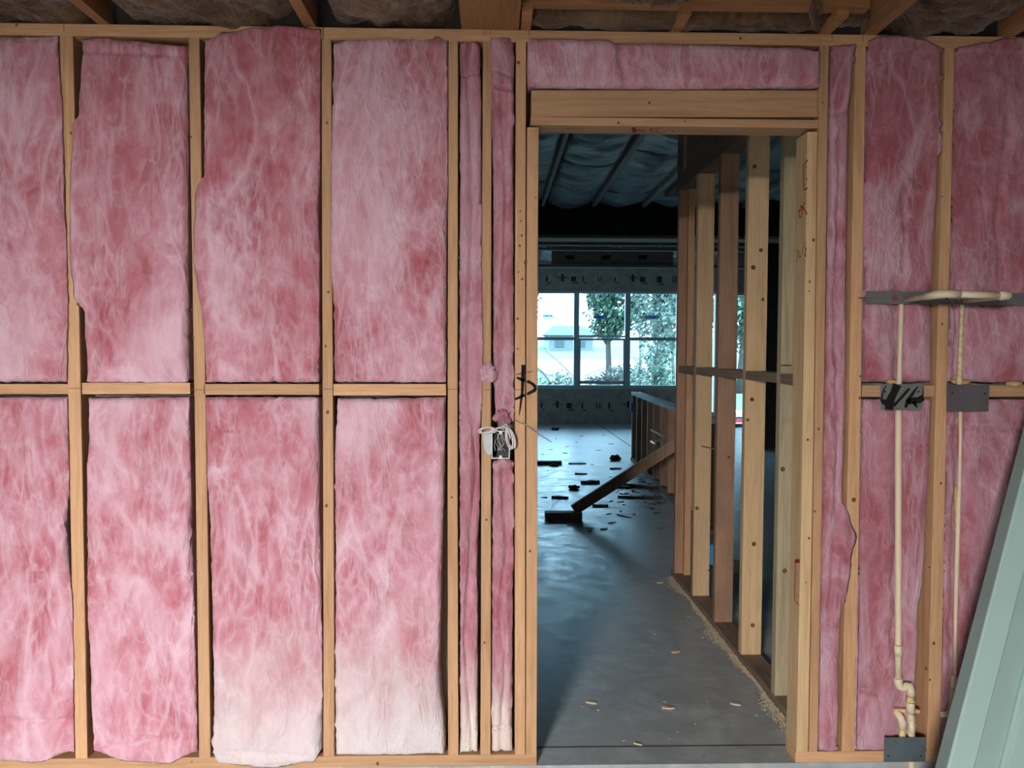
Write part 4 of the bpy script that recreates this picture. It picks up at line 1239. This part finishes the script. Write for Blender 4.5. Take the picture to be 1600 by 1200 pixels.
thing(MB().box((XP + .02, .30, pt + .077), (XP + .06, 1.975, 2.98)).build('rim_board', WDY, bevel=.0015), 'dark board on edge above the partition', 'board')
yl = [('.', .148)] + [(k, ys[k] + .038) for k in ('F', 'E', 'D', 'C')]
yr = [ys['F'], ys['E'], ys['D'], ys['C'], 2.022]
bl = ['level block between the two nearest partition studs', 'level block behind the greyish partition stud', 'level block behind the light knotty partition stud', 'level block behind the reddish partition stud', 'level block behind the pale partition stud, furthest back']
for (kk, a), b_, lab in zip(yl, yr, bl):
    if kk == '.': pass
    thing(MB().box((XP, a + .0005, 1.262), (XP + PW, b_ - .0005, 1.300)).build('partition_blocking', wood('blocking_brown_' + lab[-6:].strip(), 'y', (0.34, 0.24, 0.16), (0.2, 0.13, 0.08)), bevel=.001), lab, 'block')
# faint stamp on the nearest stud
q = MB()
for i in range(9):
    a = atY(1220.5 + i * 2.0, 571, ys['F'] - .0006)
    q.disc(tuple(a), (0, -1, 0), .0022 + .0012 * (i % 2), 0, 8)
q.build('grade_stamp', INK, PS['F'])
# frayed foot and short paler section of the reddish stud is in its grain; nail in the pale stud
nl = atY(1096, 697, ys['C'] - .001); nr = atY(1118, 702, ys['C'] - .02)
thing(MB().tube([nl, nr], .0035, 6).build('bent_nail', flat('rusty_nail', (0.16, .09, .06), .6)), 'bent rusty nail across the pale partition stud', 'nail')
# blue outlet box on the pale stud
bx = empty('outlet_box', (XP + PW + .02, 1.66, .36), 'blue outlet box on the side of the pale partition stud', 'electrical box')
bz0, bz1 = atY(1112, 881, 1.64).z, atY(1112, 850, 1.64).z
xx0 = XP + PW + .001
q = MB(); q.box((xx0, 1.62, bz0), (xx0 + .004, 1.70, bz1)); q.box((xx0 + .050, 1.62, bz0), (xx0 + .054, 1.70, bz1)); q.box((xx0 + .004, 1.62, bz0), (xx0 + .050, 1.70, bz0 + .004)); q.box((xx0 + .004, 1.62, bz1 - .004), (xx0 + .050, 1.70, bz1)); q.box((xx0 + .004, 1.62, bz0 + .004), (xx0 + .05, 1.624, bz1 - .004))
q.build('box_shell', BLUEP, bx)
MB().tube([(xx0 + .03, 1.63, bz0 + .01), (xx0 + .01, 1.60, bz0 - .01), (xx0 - .02, 1.60, bz0 - .028)], .0022, 6).build('nail', BLK, bx)
# white tub behind the partition
tb = atZ(1153, 893, 0)
q = MB()
prf = [(.085, 0), (.095, .07), (.10, .075), (.10, .085), (.09, .087)]
n = 28
q.v = [Vector((tb.x + .03 + r * math.cos(2 * math.pi * k / n), tb.y + .02 + r * math.sin(2 * math.pi * k / n), z + .0005)) for r, z in prf for k in range(n)]
for j in range(len(prf) - 1):
    for k in range(n): q.f.append((j * n + k, j * n + (k + 1) % n, (j + 1) * n + (k + 1) % n, (j + 1) * n + k)); q.m.append(0)
q.f.append(tuple(range(n - 1, -1, -1))); q.m.append(0); q.f.append(tuple((len(prf) - 1) * n + k for k in range(n))); q.m.append(0)
thing(q.build('plastic_tub', WHITEP, smooth=False), 'small white tub on the floor behind the partition studs', 'tub')

# ------------------------------------------------------------------ half wall with its studs
hy1 = 7.16; hy0 = 3.2
hx1, hx0 = 1.754, 1.60
htop = atZ(985, 612, 0) and None
hz1 = atY(985, 612, hy1).z


def hxat(y): return hx0 + (hx1 - hx0) * (y - hy0) / (hy1 - hy0)


q = MB(); q.hexa([(hx0, hy0, hz1 - .038), (hx0 + .115, hy0, hz1 - .038), (hx0 + .115, hy0, hz1), (hx0, hy0, hz1), (hx1, hy1, hz1 - .038), (hx1 + .115, hy1, hz1 - .038), (hx1 + .115, hy1, hz1), (hx1, hy1, hz1)])
thing(q.build('half_wall_top_plate', flat('grey_cap_board', (0.42, 0.45, 0.46), .55, var=.2, vs=3), bevel=.002), 'grey cap board along the top of the half wall', 'plate')
q = MB(); q.hexa([(hx0, hy0, .0005), (hx0 + .1, hy0, .0005), (hx0 + .1, hy0, .038), (hx0, hy0, .038), (hx1, hy1, .0005), (hx1 + .1, hy1, .0005), (hx1 + .1, hy1, .038), (hx1, hy1, .038)])
thing(q.build('half_wall_plate', WDY, bevel=.002), 'bottom plate of the half wall on the slab', 'plate')
WHS = wood('half_wall_pine', 'z', (0.60, 0.38, 0.25), (0.40, 0.24, 0.15), .4)
nhw = 10
for i in range(nhw):
    y = hy1 - .04 - i * .40
    x = hxat(y)
    lab = 'end stud of the half wall beside the far window light' if i == 0 else ('half wall stud next to the end stud, seen between brace and cap' if i == 1 else 'half wall stud, %s from its far end' % ('', '', 'third', 'fourth', 'fifth', 'sixth', 'seventh', 'eighth', 'ninth', 'tenth')[i])
    o = MB().box((x + .004, y - .038, .0385), (x + .094, y, hz1 - .0385)).build('half_wall_stud', WHS)
    thing(o, lab, 'stud', 'half wall studs' if i > 1 else None)
# sheathing panel on the far side of the half wall and pipes between the studs
q = MB(); q.hexa([(hx0 + .10, hy0, .04), (hx0 + .111, hy0, .04), (hx0 + .111, hy0, hz1 - .04), (hx0 + .10, hy0, hz1 - .04), (hx1 + .10, hy1, .04), (hx1 + .111, hy1, .04), (hx1 + .111, hy1, hz1 - .04), (hx1 + .10, hy1, hz1 - .04)])
thing(q.build('half_wall_panel', wood('panel_brown', 'z', (0.30, .20, .13), (.17, .1, .06)), bevel=0), 'brown sheathing panel on the back of the half wall', 'panel')
for (a, b_, ya, lab) in (((1018, 672), (1038, 683), 5.4, 'upper pale pipe poking between the half wall studs'), ((1017, 690), (1024, 694), 5.3, 'short pale pipe end lower in the half wall')):
    thing(MB().tube([(hxat(ya) + .0995, ya + .1, atY(a[0], a[1], ya).z), atY(a[0], a[1], ya), atY(b_[0], b_[1], ya - .4)], .012, 8).build('pipe_end', flat('pale_pipe', (0.5, 0.52, 0.55), .4)), lab, 'pipe')
ob = atY(990, 636, hy1 - .12)
thing(MB().box((ob.x - .04, hy1 - .13, ob.z - .06), (ob.x + .02, hy1 - .085, ob.z + .05)).build('switch_box', flat('blue_grey_switch_box', (0.25, 0.36, 0.42), .5), bevel=.003), 'blue-grey box near the top of the half wall end stud', 'electrical box')

# diagonal brace and its foot block
bp0 = atZ(889, 797, .055); bp1y = bp0.y + .03
Yb = bp0.y
a0 = atY(893, 799, Yb); a1 = atY(1063, 690, Yb)
dirb = (a1 - a0).normalized()
a0 = a0 + dirb * .02
Mz = dirb
end = a0 + dirb * ((1.585 - a0.x) / dirb.x)
bm_ = MB().bar(a0, end, .089, .038, (0, 0, 1)).build('diagonal_brace', WBZ, bevel=.002)
thing(bm_, 'diagonal wooden brace from the floor block up to the half wall', 'brace')
c0 = atZ(852, 811, 0); c1 = atZ(910, 811, 0)
thing(MB().box((c0.x, c0.y, .0005), (c1.x, c0.y + .089, .052)).build('brace_block', WBZ, bevel=.002), 'short wood block on the floor holding the brace foot', 'block')
c0 = atZ(838, 726, 0); c1 = atZ(878, 726, 0)
thing(MB().box((c0.x - .7, c0.y, .0005), (c1.x, c0.y + .09, .040)).build('scrap_board', WD, bevel=.002), 'dark flat board lying on the floor near the left doorway edge', 'board')

# ------------------------------------------------------------------ scraps on the floor
def scrap(c, ln, wd_, th, ang_, mat, label, group=None, name='wood_scrap', cat='scrap', dy=0, z=None):
    mb = MB()
    rng = random.Random(int(c[0] * 977 + c[1] * 131))
    pts = []
    n = 7
    top = []; bot = []
    ca, sa = math.cos(ang_), math.sin(ang_)
    for i in range(n):
        k = i / (n - 1) - .5
        h = wd_ / 2 * (1 - (abs(k) * 2) ** 3 * rng.uniform(.3, 1))
        for sgn in (-1, 1):
            u = k * ln; v = sgn * h * rng.uniform(.7, 1.1)
            zz = th * (.6 + .4 * rng.random()) + .0008
            top.append(Vector((c[0] + u * ca - v * sa, c[1] + u * sa + v * ca, zz)))
            bot.append(Vector((c[0] + u * ca - v * sa, c[1] + u * sa + v * ca, .0006)))
    N_ = len(top)
    fs = []
    for i in range(n - 1):
        a = 2 * i
        fs.append((a, a + 2, a + 3, a + 1)); fs.append((N_ + a, N_ + a + 1, N_ + a + 3, N_ + a + 2))
        fs.append((a, N_ + a, N_ + a + 2, a + 2)); fs.append((a + 1, a + 3, N_ + a + 3, N_ + a + 1))
    fs.append((0, 1, N_ + 1, N_)); fs.append((N_ - 2, 2 * N_ - 2, 2 * N_ - 1, N_ - 1))
    mb.add(top + bot, fs)
    return thing(mb.build(name, mat), label, cat, group)


CHIP = flat('pale_wood_chip', (0.62, 0.52, 0.36), .8, var=.2, vs=60)
CHIPD = flat('dark_litter', (0.13, 0.10, 0.085), .9, var=.4, vs=40)
PAPER = flat('pale_paper_scrap', (0.55, 0.57, 0.54), .7)
for px_, py_, ln, wd_, an, mt, lab in (
        (924, 1099, .045, .014, -.3, CHIP, 'pale wood chip on the lit slab, nearest the shadow edge'),
        (1044, 1107, .050, .020, -.1, CHIP, 'pale wood chip in the middle of the doorway floor'),
        (1056, 1019, .045, .020, .3, CHIP, 'two-toned chip on the slab halfway up the doorway'),
        (1149, 1101, .040, .018, -.5, PAPER, 'faint pale scrap near the right doorway floor'),
        (997, 1164, .030, .006, -.5, CHIP, 'thin splinter near the slab joint'),
        (1031, 911, .04, .016, .2, CHIP, 'small pale chip far up the lit floor')):
    c = atZ(px_, py_, 0)
    scrap(c, ln, wd_, .006, an, mt, lab)
for px_, py_, ln, wd_, th, an, mt, lab in (
        (961, 719, .16, .12, .10, .4, CHIPD, 'dark crumpled lump on the bright floor before the half wall end'),
        (868, 672, .18, .12, .08, .1, CHIPD, 'dark lump on the far floor below the window'),
        (866, 728, .12, .08, .05, .1, CHIPD, 'small crumpled litter beside the flat dark board'),
        (898, 764, .14, .10, .06, .2, CHIPD, 'grey-brown lump left of the brace'),
        (922, 755, .20, .08, .03, .1, CHIPD, 'dark litter behind the brace'),
        (902, 725, .22, .04, .015, 0, WD, 'thin dark stick on the bright floor'),
        (908, 741, .14, .04, .015, -.1, WD, 'short dark stick left of the brace'),
        (962, 733, .14, .03, .02, .05, WD, 'short stick near the brace middle'),
        (972, 762, .26, .05, .02, .05, WD, 'long dark stick right of the brace middle'),
        (975, 807, .16, .012, .008, -.9, PAPER, 'thin pale stick on the dark floor'),
        (1010, 762, .50, .05, .03, -.5, WD, 'long dark offcut beside the half wall foot'),
        (1000, 778, .42, .04, .02, -.12, WD, 'dark offcut lying lowest by the half wall foot'),
        (875, 778, .16, .05, .02, -.2, WD, 'dark splintered piece left of the brace foot'),
        (938, 791, .14, .05, .02, -.1, WD, 'small dark piece below the brace')):
    c = atZ(px_, py_, 0)
    if ln < .19 and wd_ >= .08:
        lump('crumpled_litter', (c.x, c.y, th * .30), (ln * .42, wd_ * .42, th * .30), mt, lab, 'litter', seed=px_, amp=.9, freq=24, nu=26, nv=16, pw=.9, fray=.004)['kind'] = 'thing'
        continue
    scrap(c, ln, wd_, th, an, mt, lab)
rng = random.Random(11)
for i in range(100):
    if i < 66:
        px_ = rng.gauss(1012, 30); py_ = rng.gauss(766, 17)
    else:
        px_ = rng.uniform(846, 1040); py_ = rng.uniform(668, 830)
    if px_ > 1054 or px_ < 843: continue
    if not (664 < py_ < 880): continue
    c = atZ(px_, py_, 0)
    if c.x > hxat(c.y) - .03 and c.y > hy0: c.x = hxat(c.y) - .03 - rng.random() * .1
    scrap(c, rng.uniform(.02, .08), rng.uniform(.005, .018), rng.uniform(.002, .008), rng.uniform(-.8, .8), rng.choice((CHIPD, WD, WD, CHIPD)), 'tiny dark wood scrap among the litter strewn on the far floor', 'litter strewn on the far floor')
for i in range(26):
    px_ = rng.uniform(860, 1200); py_ = rng.uniform(930, 1165)
    if px_ < 842 + (1200 - py_) * .5: continue
    c = atZ(px_, py_, 0)
    if c.x > XP - .04: continue
    scrap(c, rng.uniform(.006, .016), rng.uniform(.003, .007), .002, rng.uniform(-1.5, 1.5), CHIP, 'tiny pale crumb scattered on the lit slab', 'crumbs scattered on the lit slab', name='wood_crumb', cat='crumb')
# sawdust ribbon along the partition plate (uncountable)
q = MB()
rng = random.Random(5)
for i in range(3600):
    y = .16 + (2.1 - .16) * rng.random()
    d0 = abs(rng.gauss(0, .5)) * (.028 + .018 * math.sin(y * 7) + .012 * math.sin(y * 17 + 1))
    x = XP - .004 - d0
    if d0 > .09: continue
    an = rng.gauss(1.2, .7); ln = rng.uniform(.002, .013); wd_ = ln * .3
    ca, sa = math.cos(an), math.sin(an)
    z = .001 + max(0, .009 - d0 * .25) * rng.random()
    q.add([(x - ca * ln, y - sa * ln, z), (x + sa * wd_, y - ca * wd_, z + .001), (x + ca * ln, y + sa * ln, z + rng.uniform(0, .004)), (x - sa * wd_, y + ca * wd_, z + .0015)], [(0, 1, 2, 3)])
o = thing(q.build('sawdust', flat('sawdust_shavings', (0.78, 0.66, 0.47), .9, var=.35, vs=120)), 'pale sawdust and shavings along the partition bottom plate', 'sawdust')
o['kind'] = 'stuff'

# ------------------------------------------------------------------ far room ceiling: chords, draped sheets, beams
xs = []
c1 = atZ(885, 213, ZC).x
for k in range(-3, 8): xs.append(c1 + .61 * k)
chord_x = {}
for k, x in enumerate(xs):
    lab = {3: 'ceiling chord leftmost through the doorway opening', 4: 'ceiling chord in the middle of the doorway view', 5: 'ceiling chord right of the middle, running to the dark beam'}.get(k, 'far room ceiling chord, %s from the left' % ('first', 'second', 'third', '', '', '', 'seventh', 'eighth', 'ninth', 'tenth', 'eleventh')[k])
    o = MB().box((x - .019, .12, ZC), (x + .019, 6.78, ZC + .089)).build('ceiling_chord', WCH, bevel=.002)
    thing(o, lab, 'chord', None if k in (3, 4, 5) else 'outer ceiling chords')
    # doubled side strip
    if k in (4, 5):
        thing(MB().box((x + .0195, .12, ZC + .012), (x + .045, 6.78, ZC + .085)).build('ceiling_chord_sister', WCH, bevel=.002), 'second strip doubled against the %s chord' % ('middle' if k == 4 else 'right'), 'chord')


def drape(x0, x1, y0, y1, z, sag, seed, label, group=None, hang=.0):
    nx, ny = 22, max(10, int((y1 - y0) / .035))
    mb = MB()
    vs = []
    sv = Vector((seed * 3.3, seed * 1.9, seed))
    for j in range(ny + 1):
        v = j / ny
        for i in range(nx + 1):
            u = i / nx
            x = x0 + (x1 - x0) * u; y = y0 + (y1 - y0) * v
            s = math.sin(math.pi * u) ** .7
            q = Vector((x * 2, y * 5, 0)) + sv
            zz = z - sag * s * (.35 + .65 * abs(math.sin(math.pi * v))) - .045 * fbm(q, 4) * s - .02 * abs(NZ.noise(Vector((x * 4, y * 16, 3)) + sv)) * s
            if v > .88: zz -= hang * (v - .88) / .12 * s
            vs.append(Vector((x, y + .04 * NZ.noise(Vector((x * 3, 0, 0)) + sv), zz)))
    n = len(vs)
    for p_ in list(vs): vs.append(p_ + Vector((0, 0, .05)))
    fs = []
    W = nx + 1
    for j in range(ny):
        for i in range(nx):
            a = j * W + i
            fs.append((a, a + W, a + W + 1, a + 1)); fs.append((n + a, n + a + 1, n + a + W + 1, n + a + W))
    for i in range(nx):
        fs.append((i, i + 1, n + i + 1, n + i)); a = ny * W + i; fs.append((a + 1, a, n + a, n + a + 1))
    for j in range(ny):
        a = j * W; fs.append((a + W, a, n + a, n + a + W)); a = j * W + nx; fs.append((a, a + W, n + a + W, n + a))
    mb.add(vs, fs)
    return thing(mb.build('ceiling_insulation_sheet', PLAST, smooth=True), label, 'insulation', group)


rng = random.Random(21)
for k in range(2, 9):
    x0, x1 = xs[k] + .05, xs[k + 1] - .022
    y = 2.2 + rng.uniform(0, .4)
    m_ = 0
    while y < 6.6:
        ln = rng.uniform(.75, 1.25)
        y1 = min(y + ln, 6.72)
        if y1 - y > .25:
            if k in (3, 4):
                lab = 'sagging grey insulation sheet between the %s ceiling chords' % ('left and middle' if k == 3 else 'middle and right')
                grp = 'grey sheets between the %s chords' % ('left and middle' if k == 3 else 'middle and right')
            else:
                lab = 'sagging grey insulation sheet near the edge of the far ceiling'; grp = 'grey sheets in outer ceiling bays'
            od = ('nearest', 'second', 'third', 'fourth', 'fifth', 'sixth', 'seventh', 'eighth')
            if k not in (3, 4): lab = 'sagging grey insulation sheet in the %s' % ('bay left of the leftmost chord' if k == 2 else '%s bay behind the partition studs' % od[k - 5].replace('nearest', 'first'))
            lab += ', %s of its row' % od[min(m_, 7)]
            drape(x0, x1, y, y1, ZC + .055, rng.uniform(.03, .09), k * 10 + m_, lab, grp, hang=rng.choice((0, .05, .02)))
        y = y1 + rng.choice((.03, .06, .14))
        m_ += 1

# dark dropped beam across the room with a wood underside
ybm = atZ(900, 324, ZC).y
yb0 = ybm + .02
zb0 = atY(900, 372, yb0).z
yb0 = max(yb0, 6.8)
thing(MB().box((-4.0, yb0, zb0 + .038), (7.3, yb0 + .30, 3.88)).build('dropped_beam', flat('near_black_beam', (0.022, 0.020, 0.022), .9, var=.5, vs=4, bstr=.5)), 'near-black beam dropping from the far ceiling', 'beam')
thing(MB().box((-4.0, yb0 - .01, zb0), (7.3, yb0 + .31, zb0 + .0375)).build('beam_soffit_board', WCX, bevel=.002), 'brown board along the underside of the dark far beam', 'board')
# framed tray beyond the beam
def rail_at(py, Y, h, label, xA=-4.049, xB=7.349, d=.038, mat=WCX):
    z = atY(900, py, Y).z
    return thing(MB().box((xA, Y, z), (xB, Y + d, z + h)).build('tray_rail', mat, bevel=.002), label, 'board')


rail_at(383, 8.4, .05, 'near rail of the ceiling tray beyond the dark beam', d=.09)
rail_at(391, 9.1, .04, 'middle rail of the ceiling tray beyond the dark beam', d=.09)
Yt = 10.0
z0t = atY(900, 413, Yt).z; z1t = atY(900, 389, Yt).z
xt0, xt1 = atY(862, 400, Yt).x, atY(1052, 400, Yt).x
q = MB(); q.box((xt0, Yt, z0t), (xt1, Yt + .03, z1t))
for px_ in (890, 947, 1004): 
    a = atY(px_ - 7, 405, Yt - .001); b_ = atY(px_ + 7, 399, Yt - .001)
    q.box((a.x, Yt - .0015, a.z), (b_.x, Yt - .0003, b_.z), 1)
thing(q.build('tray_face_board', [WCX, BLK]), 'brown tray face board with three dark slots, above the far windows', 'board')
thing(MB().box((-4.049, Yt - .03, z0t - .05), (7.349, Yt + .08, z0t - .002)).build('tray_lower_rail', WCX, bevel=.002), 'lower rail of the tray face board', 'board')
for k in range(5):
    xx = atY(848 + k * 60, 385, 8.4).x
    thing(MB().bar((xx, 7.2, ZC + .05), (xx, 9.95, ZC + .05), .038, .07, (1, 0, 0)).build('tray_joist', flat('light_grey_joist', (0.42, 0.44, 0.45), .6, var=.1), bevel=.002), 'grey ceiling joist crossing the far tray, %s from the left' % ('first', 'second', 'third', 'fourth', 'fifth')[k], 'joist', 'tray joists')
for k in range(7):
    drape(atY(842 + k * 40, 385, 8.4).x, atY(842 + k * 40 + 36, 385, 8.4).x, 7.3, 9.6, ZC + .14, .06, 200 + k, 'grey insulation sheet above the ceiling tray, %s from the left' % ('first', 'second', 'third', 'fourth', 'fifth', 'sixth', 'seventh')[k], 'sheets above the ceiling tray')
for k in range(5):
    drape(atY(846 + k * 56, 415, 11).x, atY(846 + k * 56 + 50, 415, 11).x, 10.2, 11.9, ZC - .02, .08, 300 + k, 'pale insulation sheet above the far window wall, %s from the left' % ('first', 'second', 'third', 'fourth', 'fifth')[k], 'sheets above the far window wall')

# ------------------------------------------------------------------ outside
gb = MB()
nx, ny = 30, 30
vs = []
for j in range(ny + 1):
    for i in range(nx + 1):
        x = -20 + 50 * i / nx; y = 12.4 + 60 * j / ny
        z = -.35 + max(0, (y - 14)) * .055 + .10 * NZ.noise(Vector((x * .2, y * .2, 0)))
        vs.append((x, y, z))
gb.add(vs, [(j * (nx + 1) + i, j * (nx + 1) + i + 1, (j + 1) * (nx + 1) + i + 1, (j + 1) * (nx + 1) + i) for j in range(ny) for i in range(nx)])
struct(gb.build('ground', GRASS, smooth=True))
gz = lambda x, y: -.35 + max(0, (y - 14)) * .055 + .10 * NZ.noise(Vector((x * .2, y * .2, 0)))
# yard patch, its overexposure painted in as a paler colour
q = MB()
ya = 20
poly = [(2.0, 22), (6.2, 22), (8.5, 34), (1.6, 34)]
gridp = []
for j in range(9):
    for i in range(9):
        u, v = i / 8, j / 8
        xa_ = (2.0 * (1 - v) + 2.0 * v) * (1 - u) + (5.5 * (1 - v) + 8.6 * v) * u; y_ = 22 + 14 * v
        gridp.append((xa_, y_, gz(xa_, y_) + .12))
q.add(gridp, [(j * 9 + i, j * 9 + i + 1, (j + 1) * 9 + i + 1, (j + 1) * 9 + i) for j in range(8) for i in range(8)])
struct(q.build('yard', DRIVE, smooth=True))


def tree(x, y, H, crown, mat, nleaf, leaf, seed, label, bark=BARKD, lean=0.0, cz=.62, tr=.12, name='tree', cat='tree', rz=.36, branches=7):
    rng = random.Random(seed)
    z0 = gz(x, y) - .05
    e = empty(name, (x, y, z0), label, cat)
    q = MB()
    if tr > 0:
        pts = [(x + lean * k / 6 + rng.uniform(-.04, .04) * k, y + rng.uniform(-.04, .04) * k, z0 + H * .9 * k / 6) for k in range(7)]
        q.tube(pts, [tr * (1 - k / 7.5) for k in range(7)], 8)
        for b in range(branches):
            k = rng.uniform(.3, .85); a = rng.uniform(0, 6.28)
            p0 = Vector((x + lean * k, y, z0 + H * .9 * k)); p1 = p0 + Vector((math.cos(a) * crown * .7, math.sin(a) * crown * .7, H * .18))
            q.tube([p0, p0.lerp(p1, .5) + Vector((0, 0, .1)), p1], [tr * .35, tr * .22, tr * .08], 6)
        q.build('trunk', bark, e, smooth=True)
    q = MB()
    blobs = [(rng.gauss(0, .45), rng.gauss(0, .45), rng.gauss(0, .45)) for _ in range(26)]
    for i in range(nleaf):
        bb_ = rng.choice(blobs)
        p = Vector((bb_[0] * crown * .8 + rng.gauss(0, .16) * crown, bb_[1] * crown * .8 + rng.gauss(0, .16) * crown, bb_[2] * H * rz + rng.gauss(0, .10) * H * rz * 1.6))
        if (p.x / crown) ** 2 + (p.y / crown) ** 2 + (p.z / (H * rz)) ** 2 > 1.25: continue
        c = Vector((x + lean * .7, y, z0 + H * cz)) + p
        if c.z < z0 + .02: c.z = z0 + .02 + rng.random() * .3
        d = Vector((rng.gauss(0, 1), rng.gauss(0, 1), rng.gauss(0, 1))).normalized(); u = d.orthogonal().normalized(); v = d.cross(u)
        l = leaf * rng.uniform(.6, 1.3)
        q.add([c - u * l, c + v * l * .5, c + u * l, c - v * l * .5], [(0, 1, 2, 3)])
    q.build('foliage', mat, e)
    return e


def atg(px_, Y): return atY(px_, 560, Y).x


tree(atg(950, 24), 24, 4.9, 1.05, LEAF, 5200, .10, 1, 'dense green tree seen through the middle window', cz=.66, rz=.30)
tree(atg(1020, 19.5), 19.5, 5.6, .85, LEAFP, 5200, .075, 2, 'pale slender tree with a white trunk seen through the right window', BARK, .4, tr=.10, cz=.6, rz=.42)
tree(atg(1054, 24.5), 24.5, 6.0, 1.1, LEAFP, 5600, .085, 3, 'pale leafy tree at the right edge of the window row', BARK, -.3, tr=.07)
tree(atg(1000, 29), 29, 5.8, .9, LEAFP, 4600, .09, 4, 'pale thin tree just right of the window mullion', BARK, .1, tr=.05)
tree(atg(1118, 28), 28, 6.0, 1.4, LEAF, 3400, .10, 5, 'green tree beyond the narrow window on the right')
tree(atg(1156, 22), 22, 5.5, 1.2, LEAF, 3400, .09, 15, 'green tree beyond the glass patio door')
tree(atg(790, 26), 26, 6.0, 1.4, LEAF, 3400, .10, 6, 'green tree hidden behind the left doorway studs')
for i, (px_, Y, h, lab) in enumerate(((850, 15.6, 1.4, 'low green bush under the left window pane'), (880, 17.4, 1.4, 'low bush beside the left mullion'), (915, 16.0, 1.1, 'small bush at the lower left of the middle window'),
                                    (1000, 16.2, 1.8, 'tall weeds at the lower left of the right window'), (1035, 18.2, 1.9, 'tall weeds at the lower right of the right window'), (972, 22, 1.2, 'sparse weeds by the brush pile'))):
    tree(atg(px_, Y), Y, h, .62, LEAFP if i % 2 else LEAF, 1500, .05, 30 + i, lab, tr=0.0, cz=.35, rz=.45, name='bush', cat='bush')
# brush pile
q = MB(); rng = random.Random(9)
cx = atg(950, 19.5)
for i in range(220):
    a = rng.uniform(0, 3.14); l = rng.uniform(.2, .7); c = Vector((cx + rng.gauss(0, .35), 19.5 + rng.gauss(0, .3), gz(cx, 19.5) + abs(rng.gauss(0, .22)) + .35))
    d = Vector((math.cos(a) * l, rng.uniform(-.2, .2), math.sin(a) * l * .4))
    q.tube([c - d / 2, c + d / 2], .012, 4)
o = thing(q.build('brush_pile', BRUSH), 'brown brush pile outside the middle window', 'brush pile'); o['kind'] = 'stuff'
a = atY(852, 548, 19.5); b_ = atY(898, 590, 19.5); 
thing(MB().tube([a, a.lerp(b_, .5) + Vector((0, 0, .04)), b_], [.016, .018, .012], 7).build('fallen_branch', BARK, smooth=True), 'pale fallen branch slanting behind the left window pane', 'branch')
# pale house far off
hx = atg(880, 48)
hs = empty('house', (hx, 48, 1.2), 'pale house with grey-green roof far outside the left window', 'house')
zr0 = atY(880, 524, 48).z; zr1 = atY(880, 512, 48).z
hb = gz(hx, 48) - .3
MB().box((hx - 1.0, 47.5, hb), (hx + 1.9, 52, zr0)).build('house_wall', SIDING, hs)
q = MB(); q.add([(hx - 1.3, 47.2, zr0), (hx + 2.2, 47.2, zr0), (hx + 2.2, 52.3, zr0), (hx - 1.3, 52.3, zr0), (hx - .6, 49.8, zr1 + .2), (hx + 1.6, 49.8, zr1 + .2)], [(0, 1, 5, 4), (2, 3, 4, 5), (1, 2, 5), (3, 0, 4), (3, 2, 1, 0)])
q.build('roof', ROOFM, hs)
q = MB()
for k in range(2): MB().box((hx - .6 + k * 1.4, 47.46, zr0 - .8), (hx + k * 1.4, 47.5, zr0 - .35)).build('house_window', ROOFM, hs)
# red cart body outside the patio door
c = atY(1157, 652, 14.2)
e = empty('red_crate', (c.x, 14.2, -.3), 'red and white crate outside the patio door', 'crate')
MB().box((c.x - .4, 14.2, c.z - .3), (c.x + .5, 14.7, c.z - .02)).build('crate_body', REDV, e, bevel=.02)
MB().box((c.x - .4, 14.19, c.z), (c.x + .5, 14.7, c.z + .12)).build('crate_lid', WHITEP, e, bevel=.02)
MB().box((c.x - .38, 14.22, gz(c.x, 14.2)), (c.x + .48, 14.68, c.z - .302)).build('crate_base', WHITEP, e)
